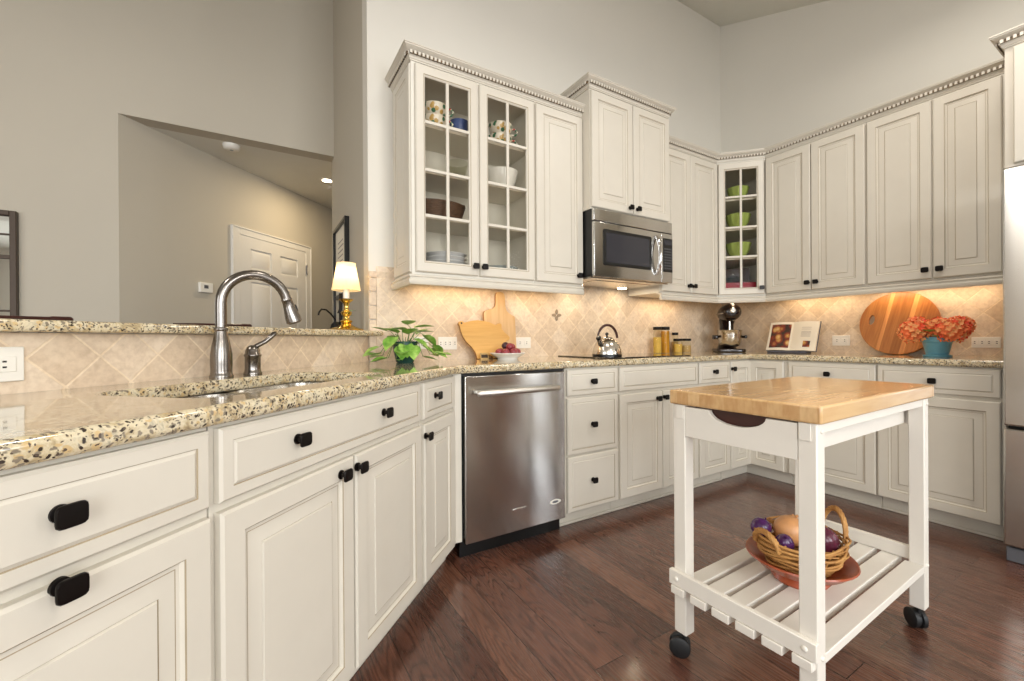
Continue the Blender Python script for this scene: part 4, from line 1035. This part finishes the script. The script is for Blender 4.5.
def build_flowers():
    f = thing('flower_pot', 'teal ceramic pot of coral hydrangeas at the refrigerator end of the counter', 'flower pot', (-.315, -1.592, CT))
    b = MB(); b.lathe([(0, 0), (.056, 0), (.060, .004), (.060, .012), (.050, .015), (.052, .022), (.066, .085), (.070, .09), (.074, .092), (.074, .118), (.070, .12), (.064, .118), (.062, .105), (0, .103)], 32, mats=[0]*11+[1, 1]); b.build('pot', [M['teal'], M['soil']], f, smooth=40)
    MB().lathe([(0, -.0003), (.062, -.0003), (.066, .006), (.066, .011), (.0605, .0105), (.0, .0108)], 30).build('saucer', M['teal'], f, smooth=40)
    r = random.Random(5)
    st = MB(); lf = MB()
    heads = [(-.050, .088, .150, .070), (-.045, -.070, .152, .070), (-.01, -.010, .172, .058), (.01, .095, .185, .055), (-.01, -.100, .180, .055)]
    # pot-local axes are world axes: x away from the viewer, y towards the corner
    for hx, hy, hz, hr in heads:
        st.tube([(0, 0, .1), (hx*.5, hy*.5, .13), (hx, hy, hz-.01)], .003, 6)
        mb = MB()
        mb.ball((hx, hy, hz), hr*.8, hr*.8, hr*.76, m=0, seg=12, rings=8)
        for k in range(95):
            z = 1-2*(k+.5)/95; 
            if z < -.85: continue
            a = k*2.39996; q = math.sqrt(1-z*z); nrm = Vector((q*math.cos(a), q*math.sin(a), z))
            c = Vector((hx, hy, hz))+Vector((nrm.x*hr, nrm.y*hr, nrm.z*hr*.95))*r.uniform(.92, 1.08)
            t1 = nrm.orthogonal().normalized(); t2 = nrm.cross(t1); ro = r.uniform(0, 6.28); mi = r.choice((0, 0, 1, 1, 2)); s_ = .0155
            for p in range(4):
                an = ro+p*PI/2; d = t1*math.cos(an)+t2*math.sin(an); e = t1*math.cos(an+PI/2)+t2*math.sin(an+PI/2)
                li = r.uniform(.25, .8); mb.add([c, c+d*s_*.55+e*s_*.45+nrm*s_*li*.6, c+d*s_*1.05+nrm*s_*li, c+d*s_*.55-e*s_*.45+nrm*s_*li*.6], [(0, 1, 2, 3)], mi)
        mb.build('bloom', [M['pet1'], M['pet2'], M['pet3']], f, smooth=0)
    for an, L_, z in ((178, .085, .150), (150, .095, .135), (205, .06, .12)):
        a = math.radians(an); leaf_mesh(lf, (.075*math.cos(a), .075*math.sin(a)+.01, z), (math.cos(a), math.sin(a), .35), L_, .030, .2)
    st.build('stems', M['stem'], f); lf.build('leaves', M['leaf'], f, smooth=80)
build_flowers()

# ------------------------------------------------------------------ outlets and switches
def outlet(label, loc, rz, w, h, kind):
    o = thing('wall_plate', label, 'outlet', loc, rz)
    MB().box(-w/2, w/2, -.0055, 0, -h/2, h/2).build('plate', M['plastic'], o, bevel=.002)
    k = MB(); s = MB()
    gangs = 2 if kind == 'double' else 1
    for g in range(gangs):
        cx = (g-(gangs-1)/2)*w/2 if gangs == 2 else 0
        # receptacles laid sideways
        for q in (-1, 1):
            x = cx+q*w*(.13 if gangs == 2 else .22); k.box(x-w*(.10 if gangs == 2 else .16), x+w*(.10 if gangs == 2 else .16), -.0075, -.0053, -h*.22, h*.22)
            for z in (-.08, .08): s.box(x-w*.012-.002, x+w*.012+.002, -.008, -.0073, h*z-.002, h*z+.002)
    k.build('receptacle', M['plastic'], o, bevel=.001); s.build('slots', M['slot'], o, smooth=0)
yt, xt = -.0112, -.0112
outlet('white switch plate on the tile behind the pothos', (-2.962, yt, 1.016), 0, .088, .074, 'single')
outlet('wide white double outlet on the tile left of the pig board', (-2.797, yt, 1.012), 0, .122, .078, 'double')
outlet('white outlet on the tile behind the dish of plums', (-2.250, yt, 1.010), 0, .122, .074, 'single')
outlet('white outlet on the tile between cookbook and round board', (xt, -.980, 1.010), -PI/2, .114, .078, 'single')
outlet('white outlet on the tile right of the coral hydrangeas', (xt, -1.733, .998), -PI/2, .122, .066, 'double')
p_ = tw(1.2063, .6165, .983); outlet('white outlet on the bar tile left of the sink', (p_.x, p_.y, p_.z), A45, .125, .08, 'single')
# raised accent tile with a fleur motif on the backsplash
a = MB(); cx, cz = -1.965, 1.205
for k in range(4):
    an = k*PI/2; pts = []
    for q in range(12):
        b = 2*PI*q/12; x = .024+.018*math.cos(b); z = .009*math.sin(b)*(1.25-math.cos(b)*.25); pts.append((cx+x*math.cos(an)-z*math.sin(an), cz+x*math.sin(an)+z*math.cos(an)))
    a.prism_y(pts, -.0165, -.0113)
o = a.build('accent_tile_motif', M['bronze'], bevel=.001); o.data.materials[0] = plain('taupe_relief', rgb(150, 132, 110), .6, var=.1); tag(o, 'small cross-shaped fleur relief on the tile left of the kettle', 'tile ornament')

# ------------------------------------------------------------------ dishes behind the glass doors
def cupset(loc, r, h, mat, label, handle=True, ang=0):
    c = thing('mug', label, 'mug', loc, ang)
    b = MB(); b.lathe([(0, 0), (r*.6, 0), (r*.66, .004), (r*.92, h*.5), (r, h), (r*.95, h), (r*.86, h*.5), (r*.5, .008), (0, .008)], 26); b.build('cup', M[mat], c, smooth=50)
    if handle:
        q = MB(); q.tube([(r*.93, 0, h*.82), (r*1.25, 0, h*.86), (r*1.45, 0, h*.6), (r*1.3, 0, h*.32), (r*.85, 0, h*.3)], .0055, 8); q.build('handle', M[mat], c, smooth=60)
Z0, Z1, Z2, Z3 = (z+.0005 for z in SH)
YI = -.215
cupset((-2.960, YI-.025, Z3), .070, .066, 'floral', 'floral mug at the bottom of the pair behind the left glass door', ang=-.5)
cupset((-2.957, YI-.025, Z3+.0675), .070, .066, 'floral', 'floral mug stacked on another behind the left glass door', ang=-.5)
cupset((-2.800, YI, Z3), .056, .100, 'bluecup', 'blue mug beside the floral mugs behind the left glass door', False)
cupset((-2.545, YI-.02, Z3), .072, .068, 'floral', 'floral mug at the bottom of the pair behind the right glass door', ang=-.3)
cupset((-2.542, YI-.02, Z3+.0695), .072, .068, 'floral', 'floral mug stacked on another behind the right glass door', ang=-.3)
def bowl(name, loc, prof, mat, label, cat='bowl', seg=32, group=None, sx=1, sy=1):
    b = MB(); b.lathe(prof, seg, sx=sx, sy=sy); o = b.build(name, M[mat], loc=loc, smooth=50); tag(o, label, cat, group); return o
def bp(r, h, f=.5, t=.005): return [(0, 0), (r*f, 0), (r*f, .004), (r*.82, h*.45), (r, h-.003), (r, h), (r-t, h), (r*.82-t, h*.45), (r*f-t, .010), (0, .010)]
bowl('glass_bowl', (-2.815, YI, Z2), bp(.062, .110), 'jarglass', 'small clear glass bowl behind the left glass door')
b = bowl('ribbed_bowl', (-2.515, YI+.015, Z2), bp(.100, .120, .6), 'porcelain', 'white ribbed bowl behind the right glass door')
bk = thing('wicker_tray', 'dark brown wicker bread basket behind the left glass door', 'basket', (-2.915, YI+.02, Z1)); 
b = MB()
for k in range(11):
    zz = .006+.009*k; rr = .085+.0022*k
    b.ring([(1.38*rr*math.cos(2*PI*i/32), .9*rr*math.sin(2*PI*i/32), zz+.0018*math.sin(16*2*PI*i/32+k*PI)) for i in range(32)], .0058, 6)
b.lathe([(0, .001), (.084, .001), (.084, .006), (0, .006)], 32, sx=1.38, sy=.9); b.build('weave', M['darkwicker'], bk, smooth=60)
q = MB(); q.tube([(.125, -.03, .09), (.145, -.02, .11), (.15, 0, .12), (.145, .02, .11), (.125, .03, .09)], .005, 8); q.build('handle', M['darkwicker'], bk)
for k in range(4):
    bowl('plate', (-2.890, YI+.005, Z0+.0225*k), [(0, 0), (.070, 0), (.073, .004), (.110, .026), (.122, .034), (.1205, .036), (.108, .029), (.07, .009), (0, .009)], 'blueplate', ['lowest pale blue plate', 'second pale blue plate from the bottom', 'third pale blue plate from the bottom', 'topmost pale blue plate'][k]+' of the stack behind the left glass door', 'plate', 36, 'plates stacked behind the left glass door')
bowl('serving_dish', (-2.530, YI+.01, Z0), bp(.105, .062, .7), 'greyware', 'grey stoneware serving dish behind the right glass door', 'dish', sx=1.05, sy=.9)
cq = (-.360, -.385)
gb = bp
def fluted(loc, r, h, label):
    b = MB(); n = 48; lo = []
    for rr, zz in [(.01, 0), (r*.45, 0), (r*.48, .005), (r*.85, h*.5), (r, h-.002), (r*1.01, h), (r*.95, h), (r*.8, h*.5), (r*.4, .012), (.01, .012)]:
        lo.append([(rr*(1+.04*math.cos(12*2*PI*i/n)*(zz/h))*math.cos(2*PI*i/n), rr*(1+.04*math.cos(12*2*PI*i/n)*(zz/h))*math.sin(2*PI*i/n), zz) for i in range(n)])
    b.loft(lo); o = b.build('bowl', M['greenbowl'], loc=loc, smooth=60); tag(o, label, 'bowl', 'green bowls in the corner cabinet')
fluted((cq[0], cq[1], Z3), .082, .105, 'small fluted green bowl on the top shelf of the corner cabinet')
fluted((cq[0], cq[1], Z2), .094, .125, 'fluted green bowl on the second shelf of the corner cabinet')
fluted((cq[0], cq[1], Z1), .096, .125, 'fluted green bowl on the third shelf of the corner cabinet')
o = MB().box(-.12, .12, -.07, .07, 0, .085).build('gift_box', M['red'], loc=(cq[0]+.01, cq[1]+.01, Z0), rot=-PI/4, bevel=.003); tag(o, 'flat magenta box on the bottom shelf of the corner cabinet', 'box')
o = MB().box(-.13, .13, 0, .012, 0, .24).build('added_dark_panel', M['darkwicker'], loc=(-.245, -.275, Z0), rot=(math.radians(-8), 0, -PI/4), bevel=.004); tag(o, 'dark brown panel added to darken the space behind the magenta box in the corner cabinet', 'panel')  # dark sheet added to darken the back of the bottom shelf
o = thing('teapot', 'small dark teapot on the magenta box in the corner cabinet', 'teapot', (cq[0]-.01, cq[1]+.04, Z0+.0856), -PI/4)
b = MB(); b.lathe([(0, 0), (.036, 0), (.052, .022), (.048, .05), (.022, .066), (0, .068)], 24); b.build('body', M['iron'], o, smooth=50)
b = MB(); b.tube([(.035, 0, .02), (.055, 0, .032), (.062, 0, .045)], [.01, .007, .006], 10); b.build('spout', M['iron'], o); b = MB(); b.lathe([(0, .067), (.007, .068), (.008, .078), (0, .083)], 12); b.build('lid_knob', M['chrome'], o)

# ------------------------------------------------------------------ lamp, iron stand, stools on and beyond the bar
def build_bar_things():
    bz = 1.0868
    L = thing('table_lamp', 'small brass candlestick lamp with a lit pleated cream shade on the bar', 'lamp', (-3.385, -.035, bz))
    b = MB(); n = 48; lo = []
    for r_, z, sc in ((.01, 0, 0), (.078, 0, .10), (.080, .006, .10), (.068, .012, .08), (.045, .020, .04), (.030, .030, 0), (.02, .042, 0)):
        lo.append([(r_*(1+sc*math.cos(8*2*PI*i/n))*math.cos(2*PI*i/n), r_*(1+sc*math.cos(8*2*PI*i/n))*math.sin(2*PI*i/n), z) for i in range(n)])
    b.loft(lo); b.build('base', M['brass'], L, smooth=50)
    c = MB(); c.lathe([(0, .040), (.026, .040), (.033, .050), (.018, .060), (.016, .075), (.026, .085), (.029, .097), (.017, .107), (.012, .125), (.016, .145), (.026, .154), (.036, .162), (.037, .167), (.015, .169), (0, .169)], 28); c.build('stem', M['brass'], L, smooth=50)
    c = MB(); c.tube([(.0, 0, .172), (0, 0, .222)], .016, 18); c.build('candle_sleeve', M['porcelain'], L)
    s = MB(); n = 96; lo = []
    for z, r0 in ((.214, .070), (.217, .0715), (.222, .0708), (.285, .059), (.356, .0465), (.361, .0478)):
        lo.append([((r0+(.0012 if i % 2 else -.0004))*math.cos(2*PI*i/n), (r0+(.0012 if i % 2 else -.0004))*math.sin(2*PI*i/n), z) for i in range(n)])
    s.loft(lo, cap0=False, cap1=False); s.build('lamp_shade', M['shade'], L, smooth=20)
    bu = MB(); bu.ball((0, 0, .255), .017, .017, .026); bu.build('bulb', emit('warm_bulb', (1, .78, .48, 1), 1.6), L)
    pl = bpy.data.lights.new('lamp_glow', 'POINT'); pl.energy = .9; pl.color = (1, .76, .46); pl.shadow_soft_size = .03
    po = bpy.data.objects.new('lamp_glow', pl); COL.objects.link(po); po.parent = L; po.location = (0, 0, .292)
    # black iron scroll stand behind the lamp with a sprig
    S = thing('iron_scroll_stand', 'black iron scroll stand with one green sprig behind the brass lamp', 'ornament', (-3.415, .085, bz))
    b = MB(); b.lathe([(0, 0), (.034, 0), (.036, .01), (.03, .035), (.018, .05), (0, .052)], 20); b.box(-.016, -.004, -.006, .006, .045, .19); b.box(.012, .030, -.006, .006, .045, .21); b.build('post', M['iron'], S)
    a = MB(); v = Vector((R2, R2, 0)); 
    a.tube([(-v*.01+Vector((0, 0, .06))), (-v*.05+Vector((0, 0, .092))), (-v*.09+Vector((0, 0, .112))), (-v*.125+Vector((0, 0, .112))), (-v*.145+Vector((0, 0, .095))), (-v*.15+Vector((0, 0, .08)))], .0045, 8)
    a.tube([(v*.01+Vector((0, 0, .10))), (v*.045+Vector((0, 0, .15))), (v*.065+Vector((0, 0, .19)))], .004, 8)
    a.build('scroll_arm', M['iron'], S)
    lf = MB(); st = MB(); st.tube([(.015, .0, .06), tuple(v*.05+Vector((.02, -.02, .10))), tuple(v*.075+Vector((.02, -.03, .115)))], .002, 6); leaf_mesh(lf, tuple(v*.075+Vector((.02, -.03, .112))), (R2, R2, .25), .06, .022, .1); leaf_mesh(lf, tuple(v*.04+Vector((.02, -.02, .085))), (R2, .3, .1), .05, .018, .1)
    st.build('sprig_stem', M['stem'], S); lf.build('sprig_leaf', M['leaf'], S, smooth=80)
    for t, lab in ((.87, 'dark cherry bar stool below the window mirror, only its top rail showing above the bar'), (.045, 'dark cherry bar stool behind the faucet, only its top rail showing above the bar')):
        p = tw(t, 1.29); s = thing('bar_stool', lab, 'stool', (p.x, p.y, 0), A45)
        # local y towards the dining side: back rail at y=0, seat in front towards the bar
        r = MB(); r.tube([(-.215, .012, 1.112), (-.10, 0, 1.116), (0, -.004, 1.117), (.10, 0, 1.118), (.215, .012, 1.120)], .0085, 10); r.tube([(.145, .008, 1.115), (.160, .008, 1.117), (.215, .012, 1.118), (.222, .012, 1.118)], [.009, .013, .013, .009], 10); r.build('top_rail', M['stoolwood'], s, smooth=60)
        st = MB()
        for k in range(5): st.tube([(-.12+.06*k, -.01, .66), (-.12+.06*k, 0, 1.113)], .006, 8)
        st.build('back_spindles', M['stoolwood'], s)
        q = MB(); q.prism(rrect(-.2, .2, -.33, .02, .06), .63, .665); q.build('seat', M['stoolwood'], s, bevel=.008)
        for sx in (-1, 1):
            g = MB(); g.tube([(sx*.185, .02, 0), (sx*.18, .0, .63), (sx*.19, .01, 1.11)], [.014, .016, .012], 10); g.build('leg', M['stoolwood'], s)
            g = MB(); g.tube([(sx*.19, -.33, 0), (sx*.17, -.30, .63)], [.014, .016], 10); g.build('leg', M['stoolwood'], s)
        g = MB(); g.tube([(-.18, -.315, .25), (.18, -.315, .25)], .010, 8); g.tube([(-.18, .01, .25), (.18, .01, .25)], .010, 8); g.build('foot_rest', M['stoolwood'], s)
build_bar_things()

# ------------------------------------------------------------------ dining side and hall
def build_far():
    yh = 1.168
    m = thing('window_mirror', 'dark bronze window-pane mirror on the dining wall', 'mirror', (-5.30, yh-.001, 0))
    f = MB(); x0, x1, z0, z1 = -.33, .322, .45, 1.79; t = .028
    f.box(x0, x0+t, -.035, 0, z0, z1).box(x1-t, x1, -.035, 0, z0, z1).box(x0+t, x1-t, -.035, 0, z0, z0+t).box(x0+t, x1-t, -.035, 0, z1-t, z1); f.build('frame', M['bronze'], m, bevel=.003)
    b = MB()
    for z, h in ((1.655, .008), (1.525, .022), (1.215, .012), (.9, .022)): b.box(x0+t, x1-t, -.024, -.012, z-h/2, z+h/2)
    for x in (-.11, .1): b.box(x-.006, x+.006, -.023, -.012, z0+t, z1-t)
    b.build('grille', M['bronze'], m, smooth=0)
    MB().box(x0+t, x1-t, -.011, -.004, z0+t, z1-t).build('mirror_glass', M['mirrorg'], m, smooth=0)
    # framed picture on the return wall, seen almost edge-on
    p = thing('framed_picture', 'black framed print hung on the short wall beside the lamp', 'picture', (-3.262, .80, 0), -PI/2)
    # local x -> -y, local y -> +x ; front faces -x
    f = MB(); x0, x1, z0, z1 = -.25, .25, 1.34, 1.865; t = .022
    f.box(x0, x0+t, -.03, 0, z0, z1).box(x1-t, x1, -.03, 0, z0, z1).box(x0+t, x1-t, -.03, 0, z0, z0+t).box(x0+t, x1-t, -.03, 0, z1-t, z1); f.build('frame', M['black'], p, bevel=.002)
    MB().box(x0+t, x1-t, -.012, -.002, z0+t, z1-t).build('mat_board', M['paper'], p, smooth=0)
    g = MB(); r = random.Random(2)
    for k in range(9): g.box(-.12, .12-r.uniform(0, .06), -.0135, -.0122, 1.46+.035*k, 1.468+.035*k)
    g.build('print', M['ink'], p, smooth=0)
    # hall wall frame: s along the wall from its near corner
    H0 = Vector((-4.541, 1.168, 0)); A = PI/4
    def on(s, off=0): v = H0+Vector((R2, R2, 0))*s+Vector((R2, -R2, 0))*off; return (v.x, v.y, 0)
    d = struct('door_1', panel6(), [M['white'], M['white']], loc=on(.88, .001), rot=A, smooth=25)
    c = MB(); c.box(-.075, 0, -.02, 0, 0, 1.99).box(.775, .850, -.02, 0, 0, 1.99).box(0, .775, -.02, 0, 1.925, 1.99)
    c.box(-.075, -.062, -.026, -.02, 0, 1.99).box(.837, .850, -.026, -.02, 0, 1.99).box(-.075, .85, -.026, -.02, 1.977, 1.99)
    struct('trim_2', c, M['white'], loc=on(.88, .0), rot=A, bevel=.003)
    h = MB(); h.box(.768, .782, -.024, -.0205, 1.70, 1.79).tube([(.775, -.027, 1.695), (.775, -.027, 1.795)], .005, 8); o = h.build('hinge', M['nickel'], d); 
    h = MB()
    h.tube([(.06, -.016, .93), (.06, -.05, .93), (.06, -.062, .93), (.06, -.078, .93)], [.012, .012, .027, .02], 16); h.build('door_knob', M['nickel'], d, smooth=50)
    t = thing('thermostat', 'white wall thermostat on the hall wall left of the door', 'thermostat', on(.578, .001), A)
    MB().box(-.055, .055, -.022, 0, 1.405, 1.482).build('housing', M['plastic'], t, bevel=.006, seg=3)
    MB().box(-.022, .012, -.0235, -.0222, 1.437, 1.462).build('screen', M['keys'], t)
    s = thing('smoke_detector', 'round white smoke detector on the hall ceiling', 'smoke detector', (-3.945, 1.345, 2.488))
    b = MB(); b.lathe([(0, -.036), (.036, -.036), (.050, -.028), (.056, -.012), (.058, -.0005), (0, -.0005)], 28); b.build('housing', M['plastic'], s, smooth=45)
    b = MB(); b.lathe([(0, -.0375), (.012, -.0375), (.013, -.036), (0, -.0358)], 14); b.build('test_button', M['greyware'], s)
    v = thing('air_vent', 'small white air vent on the hall ceiling beside the recessed light', 'vent', (-3.15, 1.93, 2.488))
    b = MB(); b.box(-.06, .06, -.05, .05, -.006, -.0005); b.build('frame', M['white'], v, bevel=.002)
    b = MB()
    for k in range(5): b.box(-.05, .05, -.04+.017*k, -.034+.017*k, -.0085, -.006)
    b.build('louvers', M['white'], v, smooth=0)
    l = thing('recessed_light', 'lit recessed ceiling light in the hall', 'ceiling light', (-3.235, 1.745, 2.488))
    b = MB(); b.lathe([(.042, -.002), (.060, -.006), (.066, -.003), (.067, -.0005), (.042, -.0005)], 28); b.build('trim_ring', M['white'], l, smooth=40)
    b = MB(); b.lathe([(0, -.0035), (.041, -.0035), (.0415, -.001), (0, -.001)], 24); b.build('lens', M['lamp_on'], l)
    la = bpy.data.lights.new('hall_can_light', 'AREA'); la.shape = 'DISK'; la.size = .12; la.energy = 9; la.color = (1, .80, .52)
    lo = bpy.data.objects.new('hall_can_light', la); COL.objects.link(lo); lo.location = (-3.235, 1.745, 2.478)
def panel6():
    mb = MB(); w, h = .775, 1.925
    mb.box(0, w, -.006, .0, .008, h)
    # stiles and rails stand proud of the six sunk panels
    for x0, x1 in ((0, .11), (.335, .44), (.665, w)): mb.box(x0, x1, -.015, -.006, .008, h)
    for z0, z1 in ((.008, .22), (.78, .90), (1.545, 1.655), (1.825, h)):
        for x0, x1 in ((.11, .335), (.44, .665)): mb.box(x0, x1, -.015, -.006, z0, z1)
    for z0, z1 in ((.22, .78), (.90, 1.545), (1.655, 1.825)):
        for x0, x1 in ((.11, .335), (.44, .665)):
            mb.loft([loop_rect(x0, x1, z0, z1, i, y) for i, y in ((.012, -.006), (.03, -.013))])
    return mb
build_far()

# ------------------------------------------------------------------ under-cabinet and hood lamps
def strip(loc, rz, L, power, col=TUNG):
    l = bpy.data.lights.new('under_cabinet_light', 'AREA'); l.shape = 'RECTANGLE'; l.size = L; l.size_y = .03; l.energy = power; l.color = col
    o = bpy.data.objects.new('under_cabinet_light', l); COL.objects.link(o); o.location = loc; o.rotation_euler = (0, 0, rz)
zl = ZUB-.02
strip((-2.75, -.10, zl), 0, .55, 1.0); strip((-2.22, -.10, zl), 0, .30, .5)
strip((-.90, -.12, zl), 0, .45, 1.0); strip((-.10, -.85, zl), PI/2, .50, 1.1); strip((-.10, -1.50, zl), PI/2, .60, 1.5)
strip((-.33, -.33, zl), PI/4, .2, .35)
for x in (-1.85, -1.42):
    l = bpy.data.lights.new('hood_lamp', 'AREA'); l.shape = 'DISK'; l.size = .06; l.energy = .8; l.color = (1, .80, .55)
    o = bpy.data.objects.new('hood_lamp', l); COL.objects.link(o); o.location = (x, -.20, 1.408)
